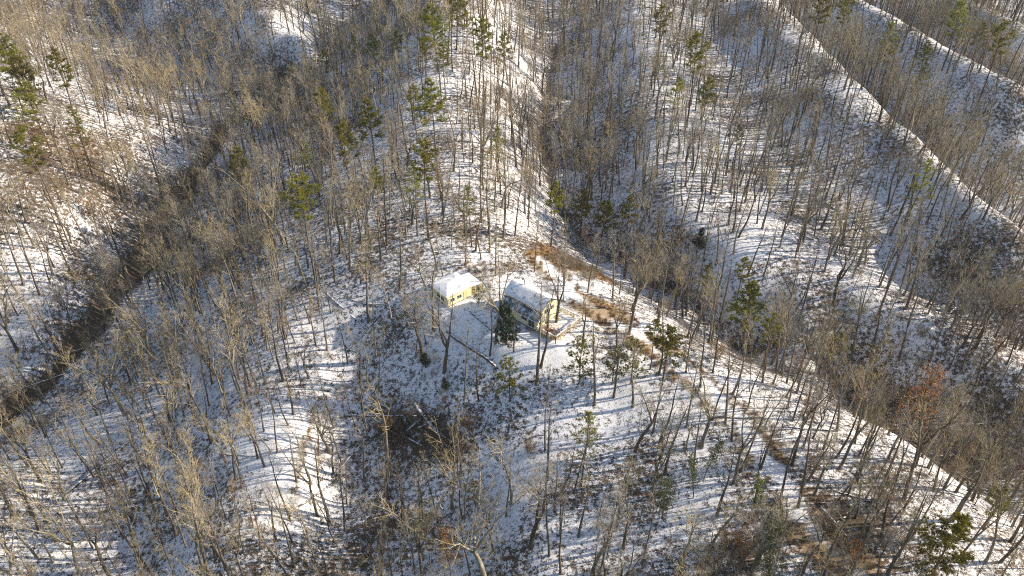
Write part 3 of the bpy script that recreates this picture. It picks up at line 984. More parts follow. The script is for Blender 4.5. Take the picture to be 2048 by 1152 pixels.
random.seed(21)
proto('s0', hardwood(21,  .19,  .50, 11,  .24,  .85,  .03, 0, 3, 3), 'bark_grey', 'twig', 'slender straight')
proto('s1', hardwood(20,  .17,  .55, 10,  .22,  .80,  .035, 0, 3, 3), 'bark_brown', 'twig', 'slender straight brown')
proto('s2', hardwood(22,  .21,  .45, 13,  .25,  .90,  .03, 0, 3, 3), 'bark_grey', 'twig_pale', 'tall pale-twigged')
proto('s3', hardwood(18,  .15,  .50, 10,  .24,  .85,  .05, 0, 3, 3), 'bark_brown', 'twig', 'slightly crooked')
proto('s4', hardwood(19,  .17,  .42, 12,  .27,  .95,  .045, 0, 3, 3), 'bark_pale', 'twig_pale', 'pale-barked')
proto('s5', hardwood(23,  .22,  .55, 11,  .22,  .85,  .025, 0, 3, 3), 'bark_brown', 'twig', 'very tall brown')
proto('f0', hardwood(20, .26, .38, 18, .34, .95, .05, 3, 4, 3), 'bark_grey', 'twig_pale', 'three-forked')
proto('f1', hardwood(19, .24, .45, 18, .32, 1.0, .05, 2), 'bark_brown', 'twig', 'two-forked')
proto('f2', hardwood(21, .30, .33, 22, .34, 1.05, .055, 4, 4, 3), 'bark_pale', 'twig_pale', 'wide-crowned pale')
proto('f3', hardwood(17, .26, .30, 20, .36, 1.25, .07, 3), 'bark_brown', 'twig', 'wide-crowned brown')
proto('l0', hardwood(18, .18, .45, 13, .27, .9, .06, 0, 5, 4, .25), 'bark_brown', 'twig', 'leaning')
proto('t0', hardwood(10, .065, .40, 10, .22, .85, .06, 0, 4, 3), 'bark_grey', 'twig', 'thin')
proto('t1', hardwood(8, .055, .30, 9, .26, .9, .07, 0, 4, 3), 'bark_brown', 'twig_red', 'thin reddish')
proto('t2', hardwood(12, .075, .45, 11, .20, .8, .05, 0, 4, 3), 'bark_pale', 'twig_pale', 'thin pale')
proto('t3', hardwood(7, .05, .25, 12, .34, 1.1, .08, 2, 5, 4), 'bark_brown', 'twig_red', 'bushy reddish')
proto('p0', pine(20, .20, .58, 26, 2.6, 9), 'pine_bark', 'needles', 'tall green pine')
proto('p1', pine(17, .17, .52, 24, 2.3, 8), 'pine_bark', 'needles_y', 'yellowish pine')
proto('p2', pine(21, .22, .62, 22, 3.2, 9, 1), 'pine_bark', 'needles', 'flat-topped pine')
proto('p3', pine(19, .18, .50, 26, 2.5, 4.5), 'pine_bark', 'needles_y', 'airy yellowish pine')
proto('p4', pine(8, .10, .25, 24, 2.0, 3.6), 'pine_bark', 'needles', 'young open pine')
proto('p5', pine(15.5, .21, .40, 34, 3.2, 10), 'pine_bark', 'needles', 'dense green pine')
proto('c0', cedar(6.6, .13, 2.3, 76), 'pine_bark', 'cedar', 'dark cedar')
proto('h0', leafy(6, .07, .3, 26, 1.7, 34, .33, 1, .2, True), 'bark_grey', 'holly', 'round holly')
proto('h1', leafy(9, .09, .3, 30, 1.5, 30, .33, 1, .2), 'bark_grey', 'holly', 'upright holly')
proto('b0', leafy(14, .12, .35, 36, 2.5, 40, .36, 1, .2), 'bark_grey', 'rust', 'rust-leaved beech')
proto('b1', leafy(4, .04, .1, 14, 1.3, 14, .36, 4, .16), 'bark_brown', 'rust', 'rust-leaved bush')
HARD = ['s0', 's1', 's2', 's3', 's4', 's5', 'f0', 'f1', 'f2', 'f3', 'l0']
HARD_P = np.array([.15, .14, .13, .12, .10, .12, .07, .07, .04, .03, .03])
THIN = ['t0', 't1', 't2', 't3']
SOURCE = {}

def make_tree(name, key, x, y, z, s, rz, label, cat, group, tilt=(0, 0), girth=1.0):
    r = empty(name, (x, y, z), rz)
    r.scale = (s * girth, s * girth, s)
    r.rotation_euler = (tilt[0], tilt[1], rz)
    P = PROTO[key]
    t = link("trunk", P['trunk'], r)
    c = link("crown", P['crown'], r)
    if key not in SOURCE:
        SOURCE[key] = (t, c)
    tag(r, label, cat, group)
    return r

# ------------------------------------------------------------------ landmarks used in labels
LAND = [
 ((905,590), "beside the small yellow cabin"), ((1030,560), "behind the two-storey yellow house"), ((1140,665), "near the railed deck"),
 ((960,690), "by the snowy timber retaining wall"), ((835,730), "on the slope below the yellow cabin"), ((725,650), "by the crossed fallen trunks"),
 ((780,845), "over the tangle of logs in the gully"), ((700,1000), "in the deep shaded gully"), ((860,1080), "near the tall rust-leaved beech"),
 ((560,780), "on the upper sunlit spur"), ((530,1000), "on the lower sunlit spur"), ((420,700), "on the slope west of the spur"),
 ((330,930), "below the spur on the shaded slope"), ((250,640), "on the wooded bank above the creek bed"), ((120,720), "along the dark creek bed"),
 ((60,560), "across the creek bed on the far bank"), ((120,1000), "around the long snowy log on the low slope"), ((300,1100), "at the foot of the wooded western slope"),
 ((1020,780), "near the young open pine"), ((1200,800), "on the open snow below the deck"), ((1060,1000), "on the brow above the gully"),
 ((1330,985), "near the round holly"), ((1250,1100), "on the open snow downhill of the round holly"), ((1415,930), "near the pair of upright hollies"),
 ((1250,640), "beside the track just past the deck"), ((1400,770), "where the track bends along the ridge"), ((1580,1030), "around the snow-covered shed"),
 ((1690,970), "around the uprooted tree"), ((1500,1100), "among the rust-leaved bushes by the track"), ((1830,820), "near the big rust-leaved beech"),
 ((1600,860), "on the brow of the ridge past the track"), ((1900,1060), "near the bushy green pine at the ridge end"), ((1480,680), "below the dark olive pine"),
 ((1700,690), "in the eastern ravine"), ((1900,720), "on the far side of the eastern ravine"), ((1300,540), "in the ravine behind the house"),
 ((1180,470), "among the row of four pines"), ((980,470), "on the crest behind the house"), ((800,450), "on the crest behind the cabin"),
 ((640,500), "on the saddle west of the cabin"), ((460,500), "on the steep bank above the western valley"), ((1450,430), "on the rounded eastern knoll"),
 ((1650,560), "on the slope of the rounded eastern knoll"), ((1800,560), "in the second eastern ravine"), ((1950,500), "on the second eastern ridge"),
 ((800,330), "among the scattered pines on the long crest"), ((1000,300), "on the crest above the straight ravine"), ((150,400), "on the bright western hill"),
]
LANDW = [(ground_at(*p)[:2], t) for p, t in LAND]
def landmark(x, y):
    return min(LANDW, key=lambda l: (l[0][0] - x) ** 2 + (l[0][1] - y) ** 2)[1]

TAKEN = []          # (x, y, radius)
used_labels = {}
def bare_label(key, x, y, noun, sc):
    f = PROTO[key]['form']
    lm = landmark(x, y)
    h = PROTO[key]['h'] * sc
    f = ("low " if h < 6 else "") + f if noun == "sapling" else ("short " if h < 14.5 else "towering " if h > 21.5 else "") + f.replace("very tall", "straight").replace("tall pale", "pale")
    return f"{f} bare {noun} {lm}", f"bare {noun}s {lm}"

# ------------------------------------------------------------------ evergreens and leafy trees, placed by crown
# (key, crown px x, crown px y, crown width px, label)
EVER = [
 ('p5',22,110,62,"large dense green pine at the top of the bright western hill"),
 ('p5',52,150,56,"second dense green pine crowding the large one on the western hill"),
 ('p1',62,195,48,"yellowish pine in front of the dense pines on the western hill"),
 ('p0',113,140,52,"green pine standing alone past the dense western pines"),
 ('p2',60,295,64,"flat-topped green pine on the bright western hillside"),
 ('p3',150,255,52,"airy yellowish pine on the bright western hillside"),
 ('p3',40,222,44,"airy yellowish pine just below the dense western pines"),
 ('p0',590,145,30,"small dark green pine beside the far western valley"),
 ('p0',645,125,30,"small green pine at the head of the western valley"),
 ('p1',655,210,50,"yellowish pine among brown twigs above the western valley"),
 ('p1',475,325,44,"yellowish pine low on the steep western bank"),
 ('p2',600,390,66,"flat-topped green pine on the saddle west of the cabin"),
 ('p0',710,90,26,"small green pine starting the row toward the big pines"),
 ('p0',750,92,30,"green pine second in the row toward the big pines"),
 ('p0',795,82,28,"green pine third in the row toward the big pines"),
 ('p5',872,52,60,"biggest dense green pine of the group on the far crest"),
 ('p5',910,16,54,"dense green pine behind the biggest of the far crest group"),
 ('p0',888,112,34,"green pine in front of the far crest group"),
 ('p0',852,105,28,"small green pine beside the far crest group"),
 ('p2',965,72,54,"flat-topped green pine of the pair beside the far crest group"),
 ('p0',1003,95,40,"rounder green pine of the pair beside the far crest group"),
 ('p0',868,208,72,"wide green pine alone on the long crest behind the house"),
 ('p1',828,195,34,"yellowish pine beside the wide crest pine"),
 ('p0',742,242,56,"green pine on the western edge of the long crest"),
 ('p1',700,280,50,"yellowish pine on the western edge of the long crest"),
 ('p2',845,318,58,"flat-topped green pine on the crest nearest behind the cabin"),
 ('p0',750,362,38,"small green pine on the crest west of the flat-topped one"),
 ('p3',826,368,52,"airy yellowish pine under the flat-topped crest pine"),
 ('p3',1000,290,48,"airy yellowish pine above the straight ravine"),
 ('p3',940,405,44,"airy yellowish pine on the crest behind the house"),
 ('p3',610,310,36,"airy yellowish pine on the bank west of the long crest"),
 ('p0',1105,398,44,"green pine at the western end of the row of four"),
 ('p5',1163,412,46,"dense green pine second in the row of four"),
 ('p5',1206,430,46,"dense green pine third in the row of four"),
 ('p0',1260,414,40,"green pine at the eastern end of the row of four"),
 ('p2',1395,100,54,"flat-topped green pine on the far eastern ridge"),
 ('p5',1412,185,42,"tall dense green pine below the flat-topped eastern pine"),
 ('p1',1350,180,32,"small yellowish pine on the eastern ridge flank"),
 ('p2',1325,38,38,"small flat-topped pine far up the straight eastern ridge"),
 ('p0',1475,272,28,"small green pine on the eastern knoll flank"),
 ('p0',1640,18,40,"green pine behind the second eastern ridge crest"),
 ('p2',1692,16,36,"flat-topped pine behind the second eastern ridge crest"),
 ('p1',1782,75,34,"yellowish pine in the hidden third ravine"),
 ('p0',1780,118,30,"green pine in the hidden third ravine"),
 ('p0',1855,105,28,"small green pine on the third eastern ridge"),
 ('p0',1845,165,32,"green pine below the third eastern ridge"),
 ('p1',1918,38,44,"yellowish pine on the farthest eastern ridge"),
 ('p2',2005,75,44,"flat-topped pine on the farthest eastern ridge"),
 ('p0',1962,72,32,"green pine on the farthest eastern ridge"),
 ('p3',1838,365,60,"airy yellowish pine just inside the second eastern crest"),
 ('p5',1500,612,72,"large dark olive pine standing over the eastern ravine"),
 ('p0',1550,655,48,"smaller green pine beside the dark olive pine"),
 ('p5',1338,685,64,"bushy olive pine over the bend of the track"),
 ('p0',1312,660,40,"green pine leaning on the bushy olive pine by the track"),
 ('p0',1680,705,46,"green pine low in the eastern ravine"),
 ('p0',1488,535,36,"small green pine on the near flank of the eastern knoll"),
 ('p0',1410,548,34,"small green pine in the ravine behind the house"),
 ('p4',1020,752,78,"young open pine on the snow below the house"),
 ('p4',1162,716,62,"young dark pine on the snow below the deck"),
 ('p4',1268,716,70,"young pine beside the track bend"),
 ('p4',1228,728,50,"smaller young pine beside the track bend"),
 ('p3',1170,872,70,"airy yellowish pine on the open snow above the holly"),
 ('p4',950,985,40,"small dark young pine on the brow of the gully"),
 ('c0',1012,652,50,"dark bushy cedar in front of the yellow house"),
 ('h0',1335,988,60,"round glossy holly alone on the open snow"),
 ('h1',1420,908,44,"taller of the two upright hollies on the open snow"),
 ('h1',1396,946,46,"shorter of the two upright hollies on the open snow"),
 ('h1',1530,990,52,"upright green holly beside the snow-covered shed"),
 ('h1',1568,1035,40,"small green holly against the snow-covered shed"),
 ('h1',1560,1105,76,"broad olive holly beside the lower track"),
 ('p5',1890,1092,110,"bushy green pine at the end of the ridge"),
 ('p0',1990,1000,50,"green pine behind the bushy pine at the ridge end"),
 ('h0',955,590,24,"dark rounded bush at the porch end of the cabin"),
 ('c0',890,768,16,"tiny green cedar in the shaded slope below the retaining wall"),
 ('c0',1400,478,24,"small dark cedar on the rounded eastern knoll"),
 ('c0',850,720,18,"low dark cedar at the foot of two trunks below the cabin"),
 ('b0',900,1085,66,"tall rust-leaved beech standing in the gully"),
 ('b0',1826,795,88,"big rust-leaved beech over the eastern ravine"),
 ('b1',1490,1090,52,"broad rust-leaved bush beside the lower track"),
 ('b1',1450,1075,40,"smaller rust-leaved bush beside the lower track"),
 ('b1',1628,925,44,"rust-leaved bush on the ridge above the shed"),
 ('b1',1712,1112,50,"rust-leaved bush below the uprooted tree"),
 ('b1',1622,820,40,"rust-leaved bush on the brow past the track"),
 ('b1',936,842,36,"rust-leaved bush above the log tangle"),
 ('b1',1768,1000,40,"thin rust-leaved bush downhill of the uprooted tree"),
 ('b1',1440,700,34,"rust-leaved bush where the ridge meets the ravine"),
 ('b1',1640,372,28,"rust-leaved bush in the second eastern ravine"),
 ('b1',2000,690,30,"reddish rust-leaved bush on the far ravine side"),
 ('b1',775,855,34,"rust-leaved bush hanging over the gully logs"),
 ('b1',1058,892,34,"rust-leaved bush on the brow above the gully"),
 ('b1',180,412,38,"rust-leaved bush at the edge of the western hill"),
]
NAMES = dict(p="pine_tree", c="cedar_tree", h="holly_tree", b="beech_tree")
GROUPS = dict(p="pines", c="cedars", h="hollies", b="rust-leaved beeches")
random.seed(5)
for (key, px, py, wpx, label) in EVER:
    P = PROTO[key]
    s = 1.0
    for it in range(4):
        x, y, z = ground_at(px, py, P['zc'] * s)
        _, _, fw = project(x, y, z + P['zc'] * s)
        s = wpx * fw / FPX / P['w']
        lo, hi = {'p': (.55, 1.35), 'c': (.14, 1.6), 'h': (.25, 1.8), 'b': (.6, 1.7)}[key[0]]
        s = min(max(s, lo), hi)
    nm = "shrub" if key == 'b1' else NAMES[key[0]]
    cat = "shrub" if key == 'b1' else NAMES[key[0]].replace("_", " ")
    make_tree(nm, key, x, y, z, s, random.uniform(0, 6.28), label, cat, GROUPS[key[0]])
    TAKEN.append((x, y, 1.2))

# ------------------------------------------------------------------ leafless trees one can point at (trunk foot px, kind, height m)
FEET = [
 (889,745,'f3',19),(844,718,'f1',17),(831,717,'s3',17),(867,664,'f1',18),(980,711,'s1',18),(991,686,'f2',22),(1027,706,'s3',15),(1073,770,'s0',24),(1081,736,'l0',16),
 (1112,651,'f3',17),(1175,586,'s1',15),(1225,599,'s0',17),(1129,572,'s4',16),(785,658,'s4',17),(799,581,'s5',21),(1069,543,'s2',16),(752,715,'s0',20),(958,735,'t2',9),
 (1258,668,'f0',21),(1318,750,'s1',17),(1372,745,'s0',17),(1400,775,'s5',19),(1395,665,'s2',17),(1465,790,'s4',19),(1165,690,'f0',13),(1234,695,'f0',13),
 (1022,1008,'s4',18),(779,936,'s2',24),(1095,953,'s0',20),(1157,1074,'s2',20),(1232,1059,'f0',19),(1063,1098,'f1',17),(844,1148,'f0',18),(931,1037,'s4',16),(924,1035,'s3',16),
 (1306,866,'s0',19),(1227,796,'s2',17),(1270,905,'f1',18),(1319,884,'s3',17),(1121,1148,'s5',21),(1186,1151,'f1',17),(1285,1127,'s1',19),(1212,1151,'l0',17),(690,1059,'s5',19),(728,963,'s1',18),(1111,1026,'s3',16),(1148,987,'s0',18),
 (227,1025,'s5',20),(472,961,'s2',20),(516,917,'s1',17),(186,1097,'s0',18),(159,1151,'f2',20),(405,1076,'s5',19),(415,1102,'s4',20),(426,1069,'s2',21),(453,1139,'s2',19),(580,1042,'s3',17),(554,1083,'f1',15),(521,1100,'s3',15),
 (92,874,'s5',19),(75,1117,'s0',19),(108,1127,'s4',18),(43,1150,'s1',18),(55,847,'s0',18),(484,975,'s4',19),(486,1151,'f0',14),
 (561,647,'s5',19),(617,536,'s2',20),(640,558,'s4',19),(36,705,'f3',22),(79,590,'s1',18),(106,551,'f2',19),(590,686,'s3',16),(535,681,'s0',17),(427,749,'s1',18),(224,493,'s1',18),
 (1451,845,'s0',20),(1594,1020,'s5',21),(1584,931,'f1',20),(1748,1098,'l0',18),(1902,1042,'f0',21),(1762,977,'s0',18),(1816,1083,'s4',19),(1462,885,'s3',17),(1478,1141,'f1',17),(1433,1032,'s1',18),(1386,936,'s0',18),(1775,871,'s5',19),(1717,912,'s1',17),(1358,1134,'s4',18),(1775,1150,'s2',20),(1671,917,'s3',16),
 (1404,424,'s1',18),(1392,443,'s0',18),(1774,578,'s5',22),(1758,575,'s0',20),(1666,609,'f3',20),(1818,527,'s5',20),(1805,563,'s1',18),(1948,698,'f1',19),(1923,698,'f3',18),
 (860,396,'s2',20),(1183,400,'f2',22),(1460,385,'s5',19),(1240,470,'s1',17),(700,540,'s2',20),(690,470,'s0',17),(1350,600,'s1',16),(1640,800,'f0',19),(1545,770,'s0',17),(300,720,'f2',21),(350,820,'f2',21),(410,640,'f0',20),(250,830,'f2',20),(480,760,'s4',20),(330,620,'f0',20),(520,560,'f2',20),
]
random.seed(11)
trees = []        # x, y, z, scale, key, rz, tilt
for (px, py, key, hm) in FEET:
    x, y, z = ground_at(px, py)
    trees.append((x, y, z, hm / PROTO[key]['h'] * random.uniform(1.04, 1.12), key, random.uniform(0, 6.28), True))
    TAKEN.append((x, y, 1.6))

# the rest of the wood
def no_go(x, y):
    bad = np.zeros(x.shape, bool)
    c, s_ = math.cos(HANG), math.sin(HANG)
    dx, dy = x - HA.x, y - HA.y
    u = dx * c + dy * s_; v = -dx * s_ + dy * c
    bad |= (u > -2) & (u < 17.5) & (v > -5.5) & (v < 10)
    bad |= np.hypot(x - CMID[0], y - CMID[1]) < 7.0
    _q = hloc(0, -4)
    bad |= np.hypot(x - _q[0], y - _q[1]) < 4.5
    bad |= seg_dist(x, y, TRACK) < 1.7
    return bad
# density by place: (px, py, reach m, factor)
DENS = [(125,735,9,-.75),(165,680,8,-.75),(200,640,9,-.75),(250,560,8,-.7),(300,480,9,-.7),(60,790,9,-.75),(350,400,9,-.6),(780,870,12,-.5),(780,960,12,-.4),(1000,620,26,-.93),(880,700,20,-.75),(800,780,14,-.6),(1150,720,26,-.82),(1250,880,28,-.48),(1150,1000,26,-.32),(1350,1050,24,-.2),(1100,520,20,-.6),(850,480,26,-.35),(1700,1000,26,.3),(1550,1020,12,-.25),
        (560,930,12,-.30),(300,700,40,.35),(250,550,40,.25),(400,480,40,.25),(600,260,50,.5),(450,150,60,.1),(330,900,26,.2),(1930,900,30,.6),(1950,820,26,.3),(100,420,34,-.45),(60,300,40,-.35),
        (1700,550,30,-.2),(1450,480,30,-.1),(900,300,50,-.1)]
DW = [(ground_at(a, b)[:2], r, k) for (a, b, r, k) in DENS]
def density(x, y):
    d = np.ones(x.shape)
    for (c, r, k) in DW:
        g = np.exp(-((x - c[0]) ** 2 + (y - c[1]) ** 2) / (2 * (r * .6) ** 2))
        d *= (1 + k * g)
    d *= 0.8 + 0.45 * vnoise(x, y, 14, 51)
    d *= 1 - 0.15 * np.clip((y - 190) / 80, 0, 1)
    return np.clip(d, 0, 3)

def scatter(n, xr, yr, gap, base, seed):
    rg = np.random.default_rng(seed)
    x = rg.uniform(*xr, n); y = rg.uniform(*yr, n)
    # a wedge a little wider than the view, and wider still on the sun's side for the shadows that fall into it
    keep = (x < 0.64 * y + 120) & (x > -0.64 * y - 55)
    x, y = x[keep], y[keep]
    k = rg.uniform(0, 1, len(x)) < base * density(x, y)
    x, y = x[k], y[k]
    b = no_go(x, y)
    x, y = x[~b], y[~b]
    grid = {}
    for (tx, ty, r) in TAKEN:
        grid.setdefault((int(tx // gap), int(ty // gap)), []).append((tx, ty))
    out = []
    for px_, py_ in zip(x, y):
        ci, cj = int(px_ // gap), int(py_ // gap)
        ok = True
        for i in (ci - 1, ci, ci + 1):
            for j in (cj - 1, cj, cj + 1):
                for (qx, qy) in grid.get((i, j), ()):
                    if (qx - px_) ** 2 + (qy - py_) ** 2 < gap * gap:
                        ok = False
        if ok:
            grid.setdefault((ci, cj), []).append((px_, py_))
            out.append((px_, py_))
    return np.array(out)

big = scatter(60000, (-380, 430), (40, 500), 2.2, 0.49, 101)
bz = heights(big[:, 0], big[:, 1])
rg = np.random.default_rng(5)
bk = rg.choice(len(HARD), len(big), p=HARD_P / HARD_P.sum())
bs = np.clip(rg.normal(0.81, 0.16, len(big)), .45, 1.15)
for i in range(len(big)):
    trees.append((float(big[i, 0]), float(big[i, 1]), float(bz[i]), float(bs[i]), HARD[bk[i]], float(rg.uniform(0, 6.28)), False))
thin = scatter(48000, (-380, 430), (40, 500), 1.6, 0.17, 202)
tz = heights(thin[:, 0], thin[:, 1])
thins = [(float(thin[i, 0]), float(thin[i, 1]), float(tz[i]), float(np.clip(rg.normal(.85, .2), .45, 1.3)), THIN[rg.choice(4, p=[.34, .26, .26, .14])], float(rg.uniform(0, 6.28)), False) for i in range(len(thin))]

# the photograph leaves these in plain view: no chance tree may stand in front of them
CLEAR = [(125,735,20),(155,692,18),(195,645,18),(262,545,16),(60,790,18),(800,840,34),(860,870,30),(1826,795,44),(900,1085,36),(1335,988,38),(1500,612,40),(1338,685,38),(1890,1092,48),(1420,908,26),(1396,946,26),(905,590,46),(1050,610,58),(1130,650,42),(1020,752,36),(868,208,36),(745,242,30),(845,318,30),(600,390,34),(60,295,34),(1165,412,30),(1225,425,40),(1105,398,26),(1170,872,34)]
CL = []
for (cx, cy, cr_) in CLEAR:
    gx_, gy_, gz_ = ground_at(cx, cy, 4.0)
    CL.append((cx, cy, cr_, project(gx_, gy_, gz_ + 4)[2]))
def in_the_way(t):
    if t[6]: return False
    h = PROTO[t[4]]['h'] * t[3]
    for k in (.1, .3, .5, .7, .85, .97):
        q = project(t[0], t[1], t[2] + h * k)
        for (cx, cy, cr_, fw) in CL:
            if q[2] < fw + 2 and (q[0] - cx) ** 2 + (q[1] - cy) ** 2 < cr_ * cr_:
                return True
    return False
trees = [t for t in trees if not in_the_way(t)]
thins = [t for t in thins if not in_the_way(t)]

def size_in_view(t):
    h = PROTO[t[4]]['h'] * t[3]
    a = project(t[0], t[1], t[2]); b = project(t[0], t[1], t[2] + h)
    inside = [(-5 < q[0] < 2053 and -5 < q[1] < 1157) for q in (a, project(t[0], t[1], t[2] + .6 * h), b)]
    if not any(inside): return -1.0
    return h / a[2] * (1.0 if all(inside) else 0.75)
def pick(lst, n):
    sc = np.array([size_in_view(t) + (10 if t[6] else 0) for t in lst])
    order = np.argsort(-sc)
    a = [lst[i] for i in order[:n]]
    b = [lst[i] for i in order[n:]]
    return a, b
singles, rest = pick(trees, 305)
tsingles, trest = pick(thins, 250)
random.seed(3)
def girth_of(t):
    k = math.sin(t[0] * 12.9898 + t[1] * 78.233) * 43758.5453
    return 0.78 + 0.55 * (k - math.floor(k)) ** 1.5
def lay(lst, name, noun, cat):
    for t in lst:
        lab, grp = bare_label(t[4], t[0], t[1], noun, t[3])
        make_tree(name, t[4], t[0], t[1], t[2], t[3], t[5], lab, cat, grp, (random.gauss(0, .045), random.gauss(0, .045)), girth_of(t))
# every recipe must stand somewhere as a single tree, since the far wood repeats their shapes
have = {t[4] for t in singles} | {t[4] for t in tsingles}
for pool, dst in ((rest, singles), (trest, tsingles)):
    for k in (HARD if dst is singles else THIN):
        if k not in have:
            for t in list(pool):
                if t[4] == k:
                    dst.append(t); pool.remove(t); have.add(k); break
lay(singles, "bare_tree", "tree", "bare tree")
lay(tsingles, "sapling", "sapling", "sapling")

# ------------------------------------------------------------------ the wood beyond: one mass, shapes repeated by geometry nodes
def instancer(name, pts, keys, sources, label, cat):
    """pts: rows x, y, z, scale, rz, key index"""
    me = bpy.data.meshes.new(name)
    me.vertices.add(len(pts))
    me.vertices.foreach_set("co", np.ascontiguousarray(pts[:, :3]).ravel())
    rgl = np.random.default_rng(len(pts) + 1)
    gir = 0.78 + 0.55 * rgl.uniform(0, 1, len(pts)) ** 1.5
    a = me.attributes.new("sz", 'FLOAT_VECTOR', 'POINT'); a.data.foreach_set("vector", np.stack([pts[:, 3] * gir, pts[:, 3] * gir, pts[:, 3]], -1).astype(np.float32).ravel())
    rgl = np.random.default_rng(len(pts))
    rot = np.stack([rgl.normal(0, .045, len(pts)), rgl.normal(0, .045, len(pts)), pts[:, 4]], -1).astype(np.float32)
    a = me.attributes.new("rt", 'FLOAT_VECTOR', 'POINT'); a.data.foreach_set("vector", rot.ravel())
    a = me.attributes.new("ky", 'INT', 'POINT'); a.data.foreach_set("value", pts[:, 5].astype(np.int32))
    me.update()
    o = link(name, me)
    ng = bpy.data.node_groups.new(name, 'GeometryNodeTree')
    ng.interface.new_socket("Geometry", in_out='INPUT', socket_type='NodeSocketGeometry')
    ng.interface.new_socket("Geometry", in_out='OUTPUT', socket_type='NodeSocketGeometry')
    N, Lk = ng.nodes, ng.links
    gi, go = N.new("NodeGroupInput"), N.new("NodeGroupOutput")
    jn = N.new("GeometryNodeJoinGeometry")
    def attr(nm, ty):
        n = N.new("GeometryNodeInputNamedAttribute"); n.data_type = ty; n.inputs[0].default_value = nm
        return n.outputs[0]
    sz, rt, ky = attr("sz", 'FLOAT_VECTOR'), attr("rt", 'FLOAT_VECTOR'), attr("ky", 'INT')
    e2r = N.new("FunctionNodeEulerToRotation"); Lk.new(rt, e2r.inputs[0])
    for i, k in enumerate(keys):
        cmp_ = N.new("FunctionNodeCompare"); cmp_.data_type = 'INT'; cmp_.operation = 'EQUAL'
        Lk.new(ky, cmp_.inputs[2]); cmp_.inputs[3].default_value = i
        one = N.new("GeometryNodeJoinGeometry")
        for src in sources[k]:
            oi = N.new("GeometryNodeObjectInfo"); oi.inputs[0].default_value = src; oi.transform_space = 'ORIGINAL'
            Lk.new(oi.outputs["Geometry"], one.inputs[0])
        g2i = N.new("GeometryNodeGeometryToInstance"); Lk.new(one.outputs[0], g2i.inputs[0])
        ip = N.new("GeometryNodeInstanceOnPoints")
        Lk.new(gi.outputs[0], ip.inputs["Points"]); Lk.new(cmp_.outputs[0], ip.inputs["Selection"])
        Lk.new(one.outputs[0], ip.inputs["Instance"])
        Lk.new(e2r.outputs[0], ip.inputs["Rotation"]); Lk.new(sz, ip.inputs["Scale"])
        Lk.new(ip.outputs[0], jn.inputs[0])
    Lk.new(jn.outputs[0], go.inputs[0])
    md = o.modifiers.new("scatter", 'NODES'); md.node_group = ng
    tag(o, label, cat, None, "stuff")
    return o

allk = HARD + THIN
rows = np.array([(t[0], t[1], t[2], t[3], t[5], allk.index(t[4])) for t in rest + trest])
instancer("forest", rows, allk, SOURCE, "bare winter wood covering the ridges and ravines beyond", "forest")
print("trees", len(trees), "thin", len(thins), "rest", len(rows))

# undergrowth: one clump of each kind is a named shrub, the rest a mass
random.seed(77)
bm_ = [brush(1.8, 9, 5).mesh("shrub", M['twig_red']), brush(2.6, 11, 5).mesh("shrub", M['twig']), brush(1.3, 10, 4).mesh("shrub", M['twig_pale'])]
SHS = {}
for i, (px, py, lab) in enumerate(((905,640,"reddish twiggy shrub against the sunlit cabin wall"), (985,615,"greyish twiggy shrub between cabin and house"), (1195,700,"pale twiggy shrub on the snow downhill of the deck"))):
    x, y, z = ground_at(px, py)
    o = link("shrub", bm_[i]); o.location = (x, y, z)
    tag(o, lab, "shrub"); SHS[i] = (o,)
us = scatter(30000, (-330, 400), (40, 400), 1.3, 0.13, 303)
k = vnoise(us[:, 0], us[:, 1], 11, 61) > 0.05
us = us[k]
extra = []
for (px, py, r, n) in ((1145,530,8,60),(1200,560,7,30),(800,855,6,30),(872,885,6,26),(840,860,6,14),(1700,1050,7,30),(1550,1080,6,30),(1490,1090,5,20),(1900,900,16,90),(1800,930,10,40),(600,270,26,130),(720,190,30,130),(180,660,14,50),(80,760,14,50),(150,420,16,50),(1250,690,6,25),(960,545,4,16),(1440,700,8,25),(850,740,3,8),(1820,650,12,40),(1130,330,8,30),(1100,150,14,40)):
    cx, cy, _ = ground_at(px, py)
    for i in range(n):
        extra.append((cx + random.gauss(0, r * .6), cy + random.gauss(0, r * .6)))
us = np.concatenate([us, np.array(extra)])
us = us[~no_go(us[:, 0], us[:, 1])]
uz = heights(us[:, 0], us[:, 1])
rows = np.stack([us[:, 0], us[:, 1], uz, rg.uniform(.55, 1.35, len(us)), rg.uniform(0, 6.28, len(us)), rg.integers(0, 3, len(us))], -1)
instancer("undergrowth", rows, [0, 1, 2], SHS, "low leafless brush across the snowy forest floor", "undergrowth")

# straw grass behind the house and along the track
def grass_clump(n, hh):
    mb = MB()
    for i in range(n):
        a = random.uniform(0, 2 * PI); sp = abs(random.gauss(0, .45))
        d = Vector((math.cos(a) * math.sin(sp), math.sin(a) * math.sin(sp), math.cos(sp))) * hh * random.uniform(.5, 1.2)
        p = Vector((random.gauss(0, .22), random.gauss(0, .22), -.03))
        mb.blade(p, d, Vector((-math.sin(a), math.cos(a), 0)), 0.022)
    return mb.mesh("grass_tuft", M['straw'])
gt = link("grass_tuft", grass_clump(60, .7))
gx, gy, gz = ground_at(1160, 540)
gt.location = (gx, gy, gz)
tag(gt, "tuft of tall straw coloured grass behind the yellow house", "grass tuft")
gsel = np.argwhere(np.clip(cover_g, 0, 1) > 0.38)
gp = []
for (j, i) in gsel:
    if abs(GX[j, i]) > 200 or GY[j, i] > 300: continue
    for r in range(3):
        if random.random() < 0.62 * cover_g[j, i]:
            gp.append((GX[j, i] + random.uniform(-.65, .65), GY[j, i] + random.uniform(-.65, .65)))
gp = np.array(gp)
gp = gp[seg_dist(gp[:, 0], gp[:, 1], TRACK) > 0.9]
